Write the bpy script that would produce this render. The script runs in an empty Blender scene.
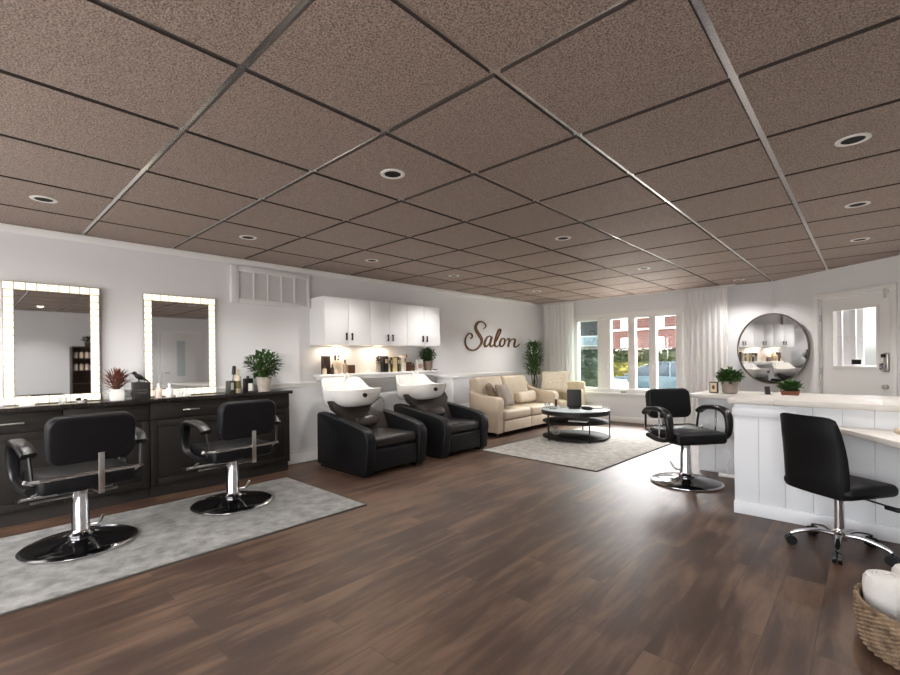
import bpy, bmesh, math, random
from mathutils import Vector, Matrix
random.seed(11)
sc = bpy.context.scene
COL = sc.collection
PI = math.pi
R = math.radians

# ------------------------------------------------------------------ materials
def lin(c):
    c = c / 255.0
    return c / 12.92 if c <= 0.04045 else ((c + 0.055) / 1.055) ** 2.4
def rgb(t): return (lin(t[0]), lin(t[1]), lin(t[2]), 1.0)
_m = {}
def mat(name, col, rough=0.5, metal=0.0, noise=None, bump=None, coat=0.0, emit=None, sheen=0.0, spec=0.5, trans=0.0):
    """noise=(scale, second colour); bump=(scale, strength)"""
    if name in _m: return _m[name]
    m = bpy.data.materials.new(name); m.use_nodes = True
    nt = m.node_tree; b = nt.nodes['Principled BSDF']
    b.inputs['Base Color'].default_value = rgb(col)
    b.inputs['Roughness'].default_value = rough
    b.inputs['Metallic'].default_value = metal
    b.inputs['Coat Weight'].default_value = coat
    b.inputs['Specular IOR Level'].default_value = spec
    b.inputs['Sheen Weight'].default_value = sheen
    b.inputs['Transmission Weight'].default_value = trans
    if emit:
        b.inputs['Emission Color'].default_value = rgb(emit[0]); b.inputs['Emission Strength'].default_value = emit[1]
    tc = nt.nodes.new('ShaderNodeTexCoord')
    if noise:
        n = nt.nodes.new('ShaderNodeTexNoise'); n.inputs['Scale'].default_value = noise[0]; n.inputs['Detail'].default_value = 6
        n.inputs['Roughness'].default_value = 0.65
        nt.links.new(tc.outputs['Object'], n.inputs['Vector'])
        r = nt.nodes.new('ShaderNodeValToRGB')
        r.color_ramp.elements[0].position = 0.32; r.color_ramp.elements[1].position = 0.68
        r.color_ramp.elements[0].color = rgb(noise[1]); r.color_ramp.elements[1].color = rgb(col)
        nt.links.new(n.outputs['Fac'], r.inputs['Fac']); nt.links.new(r.outputs['Color'], b.inputs['Base Color'])
    if bump:
        n2 = nt.nodes.new('ShaderNodeTexNoise'); n2.inputs['Scale'].default_value = bump[0]; n2.inputs['Detail'].default_value = 4
        nt.links.new(tc.outputs['Object'], n2.inputs['Vector'])
        bp = nt.nodes.new('ShaderNodeBump'); bp.inputs['Strength'].default_value = bump[1]; bp.inputs['Distance'].default_value = 0.01
        nt.links.new(n2.outputs['Fac'], bp.inputs['Height']); nt.links.new(bp.outputs['Normal'], b.inputs['Normal'])
    _m[name] = m
    return m

def thin_glass(name, tint=(255, 255, 255), gloss=0.07):
    m = bpy.data.materials.new(name); m.use_nodes = True
    nt = m.node_tree; nt.nodes.clear()
    o = nt.nodes.new('ShaderNodeOutputMaterial'); mx = nt.nodes.new('ShaderNodeMixShader')
    t = nt.nodes.new('ShaderNodeBsdfTransparent'); g = nt.nodes.new('ShaderNodeBsdfGlossy')
    t.inputs['Color'].default_value = rgb(tint); g.inputs['Roughness'].default_value = 0.02
    mx.inputs['Fac'].default_value = gloss
    nt.links.new(t.outputs[0], mx.inputs[1]); nt.links.new(g.outputs[0], mx.inputs[2]); nt.links.new(mx.outputs[0], o.inputs['Surface'])
    return m

def sheer_material():
    m = bpy.data.materials.new('sheer_fabric'); m.use_nodes = True
    nt = m.node_tree; nt.nodes.clear()
    o = nt.nodes.new('ShaderNodeOutputMaterial')
    d = nt.nodes.new('ShaderNodeBsdfDiffuse'); d.inputs['Color'].default_value = rgb((248, 247, 245))
    t = nt.nodes.new('ShaderNodeBsdfTranslucent'); t.inputs['Color'].default_value = rgb((248, 247, 245))
    a = nt.nodes.new('ShaderNodeBsdfTransparent')
    m1 = nt.nodes.new('ShaderNodeMixShader'); m1.inputs['Fac'].default_value = 0.22
    m2 = nt.nodes.new('ShaderNodeMixShader'); m2.inputs['Fac'].default_value = 0.03
    nt.links.new(d.outputs[0], m1.inputs[1]); nt.links.new(t.outputs[0], m1.inputs[2])
    nt.links.new(m1.outputs[0], m2.inputs[1]); nt.links.new(a.outputs[0], m2.inputs[2]); nt.links.new(m2.outputs[0], o.inputs['Surface'])
    return m

def floor_material():
    m = bpy.data.materials.new('plank_floor'); m.use_nodes = True
    nt = m.node_tree; b = nt.nodes['Principled BSDF']; L = nt.links.new
    g = nt.nodes.new('ShaderNodeNewGeometry'); s = nt.nodes.new('ShaderNodeSeparateXYZ'); c = nt.nodes.new('ShaderNodeCombineXYZ')
    L(g.outputs['Position'], s.inputs[0]); L(s.outputs['Y'], c.inputs['X']); L(s.outputs['X'], c.inputs['Y'])
    br = nt.nodes.new('ShaderNodeTexBrick')
    br.offset = 0.37; br.offset_frequency = 2
    br.inputs['Color1'].default_value = (0.15, 0.15, 0.15, 1); br.inputs['Color2'].default_value = (0.85, 0.85, 0.85, 1)
    br.inputs['Mortar'].default_value = (0, 0, 0, 1)
    br.inputs['Scale'].default_value = 1.0; br.inputs['Mortar Size'].default_value = 0.0012
    br.inputs['Brick Width'].default_value = 1.25; br.inputs['Row Height'].default_value = 0.185
    L(c.outputs[0], br.inputs['Vector'])
    # grain, stretched along the plank
    mp = nt.nodes.new('ShaderNodeMapping'); mp.inputs['Scale'].default_value = (1.0, 7, 1)
    L(c.outputs[0], mp.inputs['Vector'])
    off = nt.nodes.new('ShaderNodeVectorMath'); off.operation = 'MULTIPLY_ADD'
    off.inputs[1].default_value = (7, 7, 7)
    L(br.outputs['Color'], off.inputs[0]); L(mp.outputs[0], off.inputs[2])
    n = nt.nodes.new('ShaderNodeTexNoise'); n.inputs['Scale'].default_value = 1.6; n.inputs['Detail'].default_value = 8; n.inputs['Roughness'].default_value = 0.62
    n.inputs['Distortion'].default_value = 0.35
    L(off.outputs[0], n.inputs['Vector'])
    n3 = nt.nodes.new('ShaderNodeTexNoise'); n3.inputs['Scale'].default_value = 1.3; n3.inputs['Detail'].default_value = 3
    L(g.outputs['Position'], n3.inputs['Vector'])
    ad = nt.nodes.new('ShaderNodeMath'); ad.operation = 'MULTIPLY_ADD'; ad.inputs[1].default_value = 0.17
    L(br.outputs['Color'], ad.inputs[0]); L(n.outputs['Fac'], ad.inputs[2])
    ad2 = nt.nodes.new('ShaderNodeMath'); ad2.operation = 'MULTIPLY_ADD'; ad2.inputs[1].default_value = 0.5
    L(n3.outputs['Fac'], ad2.inputs[0]); L(ad.outputs[0], ad2.inputs[2])
    r = nt.nodes.new('ShaderNodeValToRGB')
    r.color_ramp.elements[0].position = 0.50; r.color_ramp.elements[0].color = rgb((42, 29, 21))
    r.color_ramp.elements[1].position = 1.0; r.color_ramp.elements[1].color = rgb((104, 80, 63))
    e = r.color_ramp.elements.new(0.78); e.color = rgb((67, 48, 37))
    L(ad2.outputs[0], r.inputs['Fac'])
    mx = nt.nodes.new('ShaderNodeMixRGB'); mx.inputs['Color2'].default_value = rgb((46, 36, 31))
    L(br.outputs['Fac'], mx.inputs['Fac']); L(r.outputs['Color'], mx.inputs['Color1']); L(mx.outputs[0], b.inputs['Base Color'])
    b.inputs['Roughness'].default_value = 0.36
    rr = nt.nodes.new('ShaderNodeMapRange'); rr.inputs['To Min'].default_value = 0.38; rr.inputs['To Max'].default_value = 0.52
    L(n.outputs['Fac'], rr.inputs['Value']); L(rr.outputs[0], b.inputs['Roughness'])
    bp = nt.nodes.new('ShaderNodeBump'); bp.inputs['Strength'].default_value = 0.12; bp.inputs['Distance'].default_value = 0.004
    L(n.outputs['Fac'], bp.inputs['Height']); L(bp.outputs['Normal'], b.inputs['Normal'])
    return m

def ceiling_material():
    m = bpy.data.materials.new('fissured_tile'); m.use_nodes = True
    nt = m.node_tree; b = nt.nodes['Principled BSDF']; L = nt.links.new
    g = nt.nodes.new('ShaderNodeNewGeometry')
    n = nt.nodes.new('ShaderNodeTexNoise'); n.inputs['Scale'].default_value = 140; n.inputs['Detail'].default_value = 3; n.inputs['Roughness'].default_value = 0.7
    L(g.outputs['Position'], n.inputs['Vector'])
    n2 = nt.nodes.new('ShaderNodeTexNoise'); n2.inputs['Scale'].default_value = 0.9; L(g.outputs['Position'], n2.inputs['Vector'])
    r = nt.nodes.new('ShaderNodeValToRGB')
    r.color_ramp.elements[0].position = 0.36; r.color_ramp.elements[0].color = rgb((96, 81, 73))
    r.color_ramp.elements[1].position = 0.60; r.color_ramp.elements[1].color = rgb((190, 170, 158))
    L(n.outputs['Fac'], r.inputs['Fac'])
    L(r.outputs['Color'], b.inputs['Base Color'])
    b.inputs['Roughness'].default_value = 0.6
    b.inputs['Specular IOR Level'].default_value = 0.5
    bp = nt.nodes.new('ShaderNodeBump'); bp.inputs['Strength'].default_value = 0.5; bp.inputs['Distance'].default_value = 0.006
    L(n.outputs['Fac'], bp.inputs['Height']); L(bp.outputs['Normal'], b.inputs['Normal'])
    return m

def brick_material():
    m = bpy.data.materials.new('red_brick'); m.use_nodes = True
    nt = m.node_tree; b = nt.nodes['Principled BSDF']; L = nt.links.new
    g = nt.nodes.new('ShaderNodeNewGeometry'); s = nt.nodes.new('ShaderNodeSeparateXYZ'); c = nt.nodes.new('ShaderNodeCombineXYZ')
    L(g.outputs['Position'], s.inputs[0]); L(s.outputs['X'], c.inputs['X']); L(s.outputs['Z'], c.inputs['Y'])
    br = nt.nodes.new('ShaderNodeTexBrick'); br.inputs['Scale'].default_value = 1
    br.inputs['Brick Width'].default_value = 0.6; br.inputs['Row Height'].default_value = 0.2; br.inputs['Mortar Size'].default_value = 0.02
    br.inputs['Color1'].default_value = rgb((84, 50, 43)); br.inputs['Color2'].default_value = rgb((66, 38, 34)); br.inputs['Mortar'].default_value = rgb((104, 84, 78))
    L(c.outputs[0], br.inputs['Vector']); L(br.outputs['Color'], b.inputs['Base Color']); b.inputs['Roughness'].default_value = 0.9
    return m

def wicker_material():
    m = bpy.data.materials.new('woven_wicker'); m.use_nodes = True
    nt = m.node_tree; b = nt.nodes['Principled BSDF']; L = nt.links.new
    b.inputs['Base Color'].default_value = rgb((158, 126, 92)); b.inputs['Roughness'].default_value = 0.75
    tc = nt.nodes.new('ShaderNodeTexCoord')
    n = nt.nodes.new('ShaderNodeTexNoise'); n.inputs['Scale'].default_value = 25; L(tc.outputs['Object'], n.inputs['Vector'])
    r = nt.nodes.new('ShaderNodeValToRGB'); r.color_ramp.elements[0].color = rgb((98, 78, 60)); r.color_ramp.elements[1].color = rgb((158, 134, 108))
    r.color_ramp.elements[0].position = .3; r.color_ramp.elements[1].position = .7
    L(n.outputs['Fac'], r.inputs['Fac']); L(r.outputs['Color'], b.inputs['Base Color'])
    return m

WALL = mat('painted_wall', (228, 228, 229), 0.7, bump=(60, 0.04))
TRIM = mat('white_trim', (236, 235, 233), 0.45)
FLOOR = floor_material()
CEIL = ceiling_material()
TEE = mat('grid_metal', (236, 235, 234), 0.24, 0.9)
LEATHER = mat('black_leather', (17, 17, 19), 0.45, bump=(160, 0.12), spec=0.24)
LEATHER_IN = mat('black_leather_inside', (24, 23, 22), 0.36, bump=(160, 0.1))
PLASTIC = mat('black_plastic', (13, 13, 14), 0.35)
CHROME = mat('chrome', (215, 215, 218), 0.12, 1.0)
BASE_GLOSS = mat('black_gloss_metal', (26, 26, 28), 0.12, 0.6, coat=0.6)
POLISHED = mat('polished_steel', (165, 165, 170), 0.14, 1.0)
STEEL = mat('brushed_steel', (200, 198, 195), 0.3, 1.0)
VAN = mat('charcoal_wood', (35, 31, 28), 0.55, noise=(9, (26, 23, 21)), spec=.3)
VANTOP = mat('black_stone', (38, 34, 32), 0.25, noise=(30, (28, 25, 24)))
WHITE_CAB = mat('white_lacquer', (240, 240, 240), 0.35)
PORCELAIN = mat('white_porcelain', (240, 238, 235), 0.12, coat=0.4)
RUG = mat('grey_rug', (150, 148, 143), 0.95, noise=(9, (94, 93, 90)), bump=(120, 0.8), sheen=0.2)
RUG2 = mat('pale_rug', (170, 165, 157), 0.95, noise=(11, (124, 120, 113)), bump=(120, 0.7), sheen=0.2)
RUG_EDGE = mat('rug_binding', (70, 66, 62), 0.9)
BEIGE = mat('beige_leather', (198, 182, 161), 0.55, noise=(4, (184, 167, 145)), bump=(120, 0.08))
CREAM = mat('cream_fabric', (222, 208, 184), 0.9, noise=(12, (206, 190, 165)), bump=(150, 0.3))
TAUPE = mat('taupe_fabric', (120, 102, 84), 0.9, bump=(150, 0.3))
GREYF = mat('grey_fabric', (160, 148, 138), 0.9, noise=(30, (140, 128, 118)), bump=(150, 0.3))
TERRY = mat('white_terry', (238, 234, 228), 0.98, bump=(220, 1.0), sheen=0.3)
WICKER = wicker_material()
BLACK = mat('black_metal', (24, 23, 23), 0.4, 0.3)
DARK_BOX = mat('dark_card', (36, 34, 33), 0.5)
BROWN = mat('dark_brown', (62, 44, 34), 0.5)
AMBER = mat('amber_brown', (96, 66, 42), 0.3)
PINKISH = mat('blush_plastic', (232, 208, 198), 0.4)
WHITEP = mat('white_plastic', (238, 236, 232), 0.35)
CREAMP = mat('cream_plastic', (222, 206, 178), 0.4)
OLIVE = mat('olive_label', (120, 116, 70), 0.5)
GREYP = mat('grey_card', (150, 146, 140), 0.5)
GREYPOT = mat('concrete_pot', (190, 180, 170), 0.8, noise=(20, (168, 158, 148)))
STONEPOT = mat('ribbed_stone', (150, 138, 128), 0.8)
TERRACOTTA = mat('terracotta', (150, 92, 70), 0.8)
LEAF = mat('leaf_green', (62, 100, 40), 0.5, noise=(40, (44, 76, 30)))
LEAF_D = mat('leaf_dark', (50, 84, 38), 0.5, noise=(40, (34, 60, 28)))
LEAF_R = mat('leaf_red', (128, 70, 54), 0.6, noise=(40, (92, 52, 42)))
STEM = mat('stem_brown', (84, 64, 44), 0.8)
SOIL = mat('soil', (50, 38, 30), 0.95)
GOLD = mat('bronze_gold', (98, 66, 26), 0.4, 0.4)
MIRROR = mat('mirror_silver', (232, 233, 234), 0.02, 1.0)
LED = mat('led_diffuser', (255, 248, 232), 0.5, emit=((255, 242, 218), .44))
WARM = mat('warm_strip', (255, 220, 170), 0.5, emit=((255, 205, 140), 3.0))
DESKWOOD = mat('whitewashed_wood', (214, 209, 203), 0.4, noise=(5, (202, 196, 189)))
SHIP = mat('shiplap_white', (226, 228, 232), 0.5)
GROOVE = mat('shiplap_groove', (200, 203, 207), 0.7)
GLASS = thin_glass('clear_glass')
FROST = thin_glass('tinted_screen', (196, 204, 200), 0.05)
SHEER = sheer_material()
CLEAR = mat('clear_plastic', (235, 238, 238), 0.08, trans=0.85)
GLASSTOP = mat('glass_top', (196, 206, 208), 0.06, coat=0.3)
BRASS = mat('antique_metal', (120, 108, 96), 0.35, 1.0)
VENT_W = mat('vent_white', (226, 225, 223), 0.5)
VENT_G = mat('vent_grille', (214, 214, 214), 0.7)
DARKHOLE = mat('lamp_recess', (16, 14, 13), 0.8)
SOAP = mat('blind_white', (232, 232, 234), 0.7)

# ------------------------------------------------------------------ mesh builder
class MB:
    def __init__(s): s.bm = bmesh.new()
    def _add(s, t, M=None):
        if M is not None: bmesh.ops.transform(t, matrix=M, verts=t.verts)
        me = bpy.data.meshes.new('tmp'); t.to_mesh(me); t.free(); s.bm.from_mesh(me); bpy.data.meshes.remove(me)
        return s
    def box(s, x0, x1, y0, y1, z0, z1, bev=0, seg=2, M=None):
        t = bmesh.new(); bmesh.ops.create_cube(t, size=1)
        bmesh.ops.scale(t, vec=(abs(x1 - x0), abs(y1 - y0), abs(z1 - z0)), verts=t.verts)
        bmesh.ops.translate(t, vec=((x0 + x1) / 2, (y0 + y1) / 2, (z0 + z1) / 2), verts=t.verts)
        if bev: bmesh.ops.bevel(t, geom=t.edges[:], offset=bev, segments=seg, profile=0.5, affect='EDGES')
        return s._add(t, M)
    def cyl(s, p0, p1, r0, r1=None, n=20):
        p0 = Vector(p0); p1 = Vector(p1); r1 = r0 if r1 is None else r1
        t = bmesh.new(); d = p1 - p0
        bmesh.ops.create_cone(t, cap_ends=True, segments=n, radius1=r0, radius2=r1, depth=d.length)
        q = d.to_track_quat('Z', 'Y')
        return s._add(t, Matrix.Translation((p0 + p1) / 2) @ q.to_matrix().to_4x4())
    def sweep(s, pts, prof, closed=False, up=None):
        """sweep a closed 2D profile along pts; up gives the profile's second axis hint; prof may be a function of i"""
        pts = [Vector(p) for p in pts]; n = len(pts); rings = []
        bm = s.bm; prev = None
        for i, p in enumerate(pts):
            a = pts[(i - 1) % n] if (closed or i > 0) else p
            b = pts[(i + 1) % n] if (closed or i < n - 1) else p
            t = (b - a).normalized()
            u = Vector(up) if up is not None else (prev if prev is not None else (Vector((0, 0, 1)) if abs(t.z) < 0.9 else Vector((1, 0, 0))))
            u = (u - t * u.dot(t)).normalized(); prev = u; v = t.cross(u)
            pr = prof(i) if callable(prof) else prof
            rings.append([bm.verts.new(p + u * q[1] + v * q[0]) for q in pr])
        k = len(rings[0])
        for i in range(n if closed else n - 1):
            A, B = rings[i], rings[(i + 1) % n]
            for j in range(k): bm.faces.new((A[j], A[(j + 1) % k], B[(j + 1) % k], B[j]))
        if not closed:
            bm.faces.new(rings[0][::-1]); bm.faces.new(rings[-1])
        return s
    def tube(s, pts, r, n=10, closed=False):
        f = r if callable(r) else (lambda i: r)
        return s.sweep(pts, lambda i: [(f(i) * math.cos(2 * PI * j / n), f(i) * math.sin(2 * PI * j / n)) for j in range(n)], closed)
    def lathe(s, prof, c=(0, 0, 0), n=32, sx=1, sy=1):
        bm = s.bm; rings = []
        for (r, z) in prof:
            if r < 1e-6: rings.append([bm.verts.new((c[0], c[1], c[2] + z))])
            else: rings.append([bm.verts.new((c[0] + sx * r * math.cos(2 * PI * j / n), c[1] + sy * r * math.sin(2 * PI * j / n), c[2] + z)) for j in range(n)])
        for A, B in zip(rings, rings[1:]):
            if len(A) == 1 and len(B) == 1: continue
            for j in range(n):
                k = (j + 1) % n
                if len(A) == 1: bm.faces.new((A[0], B[k], B[j]))
                elif len(B) == 1: bm.faces.new((A[j], A[k], B[0]))
                else: bm.faces.new((A[j], A[k], B[k], B[j]))
        return s
    def prism(s, poly, axis, d0, d1, bev=0, seg=2, M=None):
        """poly 2D; axis 'x': (y,z), 'y': (x,z), 'z': (x,y)"""
        t = bmesh.new()
        def P(a, b, d): return {'x': (d, a, b), 'y': (a, d, b), 'z': (a, b, d)}[axis]
        A = [t.verts.new(P(a, b, d0)) for a, b in poly]; B = [t.verts.new(P(a, b, d1)) for a, b in poly]
        n = len(poly); t.faces.new(A); t.faces.new(B[::-1])
        for i in range(n): t.faces.new((A[i], B[i], B[(i + 1) % n], A[(i + 1) % n]))
        bmesh.ops.recalc_face_normals(t, faces=t.faces)
        if bev:
            es = [e for e in t.edges if any(len(f.verts) > 4 for f in e.link_faces) or len(poly) == 4]
            bmesh.ops.bevel(t, geom=es, offset=bev, segments=seg, profile=0.5, affect='EDGES')
        return s._add(t, M)
    def blob(s, c, r, n=24, m=14, e=1.0, M=None):
        """superellipsoid: e<1 boxy"""
        t = bmesh.new()
        def sp(v, p): return math.copysign(abs(v) ** p, v)
        rings = []
        for i in range(m + 1):
            ph = -PI / 2 + PI * i / m; cz = sp(math.sin(ph), e); cr = sp(math.cos(ph), e) if 0 < i < m else 0
            if cr == 0: rings.append([t.verts.new((0, 0, r[2] * cz))])
            else: rings.append([t.verts.new((r[0] * cr * sp(math.cos(2 * PI * j / n), e), r[1] * cr * sp(math.sin(2 * PI * j / n), e), r[2] * cz)) for j in range(n)])
        for A, B in zip(rings, rings[1:]):
            for j in range(n):
                k = (j + 1) % n
                if len(A) == 1: t.faces.new((A[0], B[k], B[j]))
                elif len(B) == 1: t.faces.new((A[j], A[k], B[0]))
                else: t.faces.new((A[j], A[k], B[k], B[j]))
        MM = Matrix.Translation(c) @ (M if M is not None else Matrix())
        return s._add(t, MM)
    def pillow(s, M, w, h, th, n=14):
        t = bmesh.new(); top = {}; bot = {}
        for i in range(n + 1):
            for j in range(n + 1):
                u = -1 + 2 * i / n; v = -1 + 2 * j / n
                k = max(0.0, (1 - u ** 4) * (1 - v ** 4)) ** 0.45
                pin = 1 - 0.07 * (1 - abs(u)) * (abs(v) ** 3); pin2 = 1 - 0.07 * (1 - abs(v)) * (abs(u) ** 3)
                x = u * w / 2 * pin2; y = v * h / 2 * pin
                top[i, j] = t.verts.new((x, y, th / 2 * k))
                bot[i, j] = top[i, j] if i in (0, n) or j in (0, n) else t.verts.new((x, y, -th / 2 * k))
        for i in range(n):
            for j in range(n):
                t.faces.new((top[i, j], top[i + 1, j], top[i + 1, j + 1], top[i, j + 1]))
                t.faces.new((bot[i, j], bot[i, j + 1], bot[i + 1, j + 1], bot[i + 1, j]))
        return s._add(t, M)
    def leaf(s, p, d, ln, w, curl=0.3, n=3):
        bm = s.bm; p = Vector(p); d = Vector(d).normalized()
        side = d.cross(Vector((0, 0, 1)))
        side = side.normalized() if side.length > 1e-3 else Vector((1, 0, 0))
        prev = None; q = p.copy(); dd = d.copy()
        for i in range(n + 1):
            t = i / n; ww = w * (math.sin(PI * (0.08 + 0.90 * t)) ** 0.8) / 2
            up = side.cross(dd)
            row = (bm.verts.new(q - side * ww + up * ww * .35), bm.verts.new(q), bm.verts.new(q + side * ww + up * ww * .35))
            if prev:
                bm.faces.new((prev[0], prev[1], row[1], row[0])); bm.faces.new((prev[1], prev[2], row[2], row[1]))
            prev = row; q = q + dd * ln / n; dd = (dd + Vector((0, 0, -curl / n))).normalized()
        return s
    def build(s, name, m, parent=None, M=None, angle=40, flip=False):
        me = bpy.data.meshes.new(name)
        bmesh.ops.recalc_face_normals(s.bm, faces=s.bm.faces)
        if M is not None: bmesh.ops.transform(s.bm, matrix=M, verts=s.bm.verts)
        s.bm.to_mesh(me); s.bm.free()
        for p in me.polygons: p.use_smooth = True
        me.set_sharp_from_angle(angle=R(angle))
        me.materials.append(m)
        o = bpy.data.objects.new(name, me); COL.objects.link(o)
        if parent: o.parent = parent
        return o

def thing(name, label, cat, loc=(0, 0, 0), rz=0.0, group=None):
    o = bpy.data.objects.new(name, None); COL.objects.link(o); o.empty_display_size = 0.1
    o.location = loc; o.rotation_euler = (0, 0, rz); o['label'] = label; o['category'] = cat
    if group: o['group'] = group
    return o
def tag(o, label, cat, group=None, loc=None, rz=None):
    o['label'] = label; o['category'] = cat
    if group: o['group'] = group
    if loc is not None: o.location = loc
    if rz is not None: o.rotation_euler = (0, 0, rz)
    return o
def struct(o): o['kind'] = 'structure'; return o
def sempty(name, loc=(0, 0, 0), rz=0.0):
    o = bpy.data.objects.new(name, None); COL.objects.link(o); o.location = loc; o.rotation_euler = (0, 0, rz)
    return struct(o)
def copy_tree(o, parent=None):
    c = o.copy(); COL.objects.link(c); c.parent = parent
    for ch in [x for x in COL.objects if x.parent == o]: copy_tree(ch, c)
    return c
def dup(o, label, loc, rz=None):
    c = copy_tree(o); c['label'] = label; c.location = loc
    if rz is not None: c.rotation_euler = (0, 0, rz)
    return c
def arc(cx, cy, r, a0, a1, n): return [(cx + r * math.cos(R(a0 + (a1 - a0) * i / n)), cy + r * math.sin(R(a0 + (a1 - a0) * i / n))) for i in range(n + 1)]
def rrect(w, h, r, n=4):
    o = []
    for (sx, sy, a) in ((1, 1, 0), (-1, 1, 90), (-1, -1, 180), (1, -1, 270)):
        o += arc(sx * (w / 2 - r), sy * (h / 2 - r), r, a, a + 90, n)
    return o
def spline(pts, n=6):
    P = [Vector(p) for p in pts]; out = []
    for i in range(len(P) - 1):
        a = P[max(i - 1, 0)]; b = P[i]; c = P[i + 1]; d = P[min(i + 2, len(P) - 1)]
        for k in range(n):
            t = k / n
            out.append(0.5 * ((2 * b) + (c - a) * t + (2 * a - 5 * b + 4 * c - d) * t * t + (3 * b - a - 3 * c + d) * t ** 3))
    out.append(P[-1]); return out
def Mx(loc, rx=0, ry=0, rz=0):
    return Matrix.Translation(loc) @ Matrix.Rotation(R(rz), 4, 'Z') @ Matrix.Rotation(R(ry), 4, 'Y') @ Matrix.Rotation(R(rx), 4, 'X')

# ------------------------------------------------------------------ the room
XL, YW, XR, YF, H = -5.30, 8.87, 3.20, -1.60, 2.47
CX, CY = -1.115, 8.87                 # where the window wall meets the slanted door wall
DD = Vector((0.76, -0.65, 0)).normalized(); DA = math.atan2(DD.y, DD.x)
DL = (XR - CX) / DD.x; YD = CY + DD.y * DL
struct(MB().prism([(XL - .2, YF - .2), (XR + .2, YF - .2), (XR + .2, YD + .2), (CX + .1, CY + .2), (XL - .2, CY + .2)], 'z', -0.15, 0.0).build('floor', FLOOR))
OUT = [(XL - .2, YF - .2), (XR + .2, YF - .2), (XR + .2, YD + .2), (CX + .1, CY + .2), (XL - .2, CY + .2)]
gx = [-0.41 - 0.71 * k for k in range(-6, 8)][::-1]; gy = [0.78 + 0.728 * k for k in range(-4, 13)]
def inroom_y(x): return YW if x < CX else CY + (x - CX) * DD.y / DD.x
def inroom_x(y): return XR if y < YD else min(XR, CX + (CY - y) * DD.x / -DD.y)
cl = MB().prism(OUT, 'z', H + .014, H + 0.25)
GAP = .016
for xa, xb in zip(gx, gx[1:]):
    for ya, yb in zip(gy, gy[1:]):
        x0, x1, y0, y1 = max(xa + GAP, XL), min(xb - GAP, XR), max(ya + GAP, YF), min(yb - GAP, YW)
        if x1 - x0 < .02 or y1 - y0 < .02: continue
        # clip the tile at the slanted wall
        P = [(x0, y0), (x1, y0), (x1, y1), (x0, y1)]
        def ins(p): return (p[0] - CX) * DD.y - (p[1] - CY) * DD.x > 0
        Q = []
        for i in range(4):
            a, b = P[i], P[(i + 1) % 4]
            if ins(a): Q.append(a)
            if ins(a) != ins(b):
                fa = (a[0] - CX) * DD.y - (a[1] - CY) * DD.x; fb = (b[0] - CX) * DD.y - (b[1] - CY) * DD.x; t_ = fa / (fa - fb)
                Q.append((a[0] + (b[0] - a[0]) * t_, a[1] + (b[1] - a[1]) * t_))
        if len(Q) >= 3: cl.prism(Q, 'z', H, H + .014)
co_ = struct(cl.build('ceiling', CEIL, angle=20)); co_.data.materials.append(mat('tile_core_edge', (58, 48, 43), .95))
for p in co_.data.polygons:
    if abs(p.normal.z) < .5: p.material_index = 1  # shade in the grid grooves is painted onto the tile sides
tees = MB()
for x in gx:
    if XL < x < XR: tees.box(x - GAP + .001, x + GAP - .001, YF, inroom_y(x) - .01, H + .009, H + .0135)
for y in gy:
    if YF < y < YW: tees.box(XL, inroom_x(y) - .02, y - GAP + .001, y + GAP - .001, H + .0092, H + .0136)
struct(tees.build('ceiling_grid', TEE))

struct(MB().box(XL - .2, XL, YF - .2, YW + .2, 0, H + .014).build('wall_left', WALL))
struct(MB().box(XR, XR + .2, YF - .2, YD + .1, 0, H + .014).build('wall_right', WALL))
# rear wall (behind the viewer) with two unseen windows, added to light the room
RW = [(-4.6, -1.9), (-1.3, 1.6)]; rz0, rz1 = 0.55, 2.25
w = MB(); xs = [XL - .2, RW[0][0], RW[0][1], RW[1][0], RW[1][1], XR + .2]
for i in (0, 2, 4): w.box(xs[i], xs[i + 1], YF - .2, YF, 0, H + .014)
for a, b in RW:
    w.box(a, b, YF - .2, YF, 0, rz0); w.box(a, b, YF - .2, YF, rz1, H + .014)
struct(w.build('wall_front', WALL))
for i, (a, b) in enumerate(RW):
    e = sempty('window_%d' % (i + 2), ((a + b) / 2, YF - .1, rz0)); hw = (b - a) / 2; hh = rz1 - rz0
    f = MB().box(-hw, hw, -.04, .04, 0, .06).box(-hw, hw, -.04, .04, hh - .06, hh)
    for x in (-hw + .03, 0, hw - .03): f.box(x - .03, x + .03, -.04, .04, .06, hh - .06)
    f.build('window_frame', TRIM, e)
    MB().box(-hw + .06, hw - .06, -.006, .006, .06, hh - .06).build('pane', GLASS, e)

# window wall
WX0, WX1, WZ0, WZ1 = -4.60, -2.45, 0.575, 2.085
w = MB().box(XL - .2, WX0, YW, YW + .2, 0, H + .014).box(WX1, CX + .12, YW, YW + .2, 0, H + .014).box(WX0, WX1, YW, YW + .2, 0, WZ0).box(WX0, WX1, YW, YW + .2, WZ1, H + .014)
struct(w.build('wall_back', WALL))
win = sempty('window_1', (0, YW, 0))
pan = [(-4.505, -4.07), (-3.80, -3.45), (-3.315, -3.05), (-2.925, -2.575)]
fr = MB()
pz0, pz1 = 0.655, 2.03
fr.box(WX0, WX1, .0, .12, WZ0, pz0, .006).box(WX0, WX1, .0, .12, pz1, WZ1, .006)
ed = [WX0] + [v for p in pan for v in p] + [WX1]
for i in range(0, len(ed), 2): fr.box(ed[i], ed[i + 1], .0, .12, pz0, pz1, .006)
fr.build('window_frame', TRIM, win)
cs = MB(); cw = .07                     # flat casing on the room side
cs.box(WX0 - cw, WX1 + cw, -.02, 0, WZ1, WZ1 + cw, .004).box(WX0 - cw, WX0, -.02, 0, WZ0, WZ1, .004).box(WX1, WX1 + cw, -.02, 0, WZ0, WZ1, .004)
cs.build('window_casing', TRIM, win)
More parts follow.
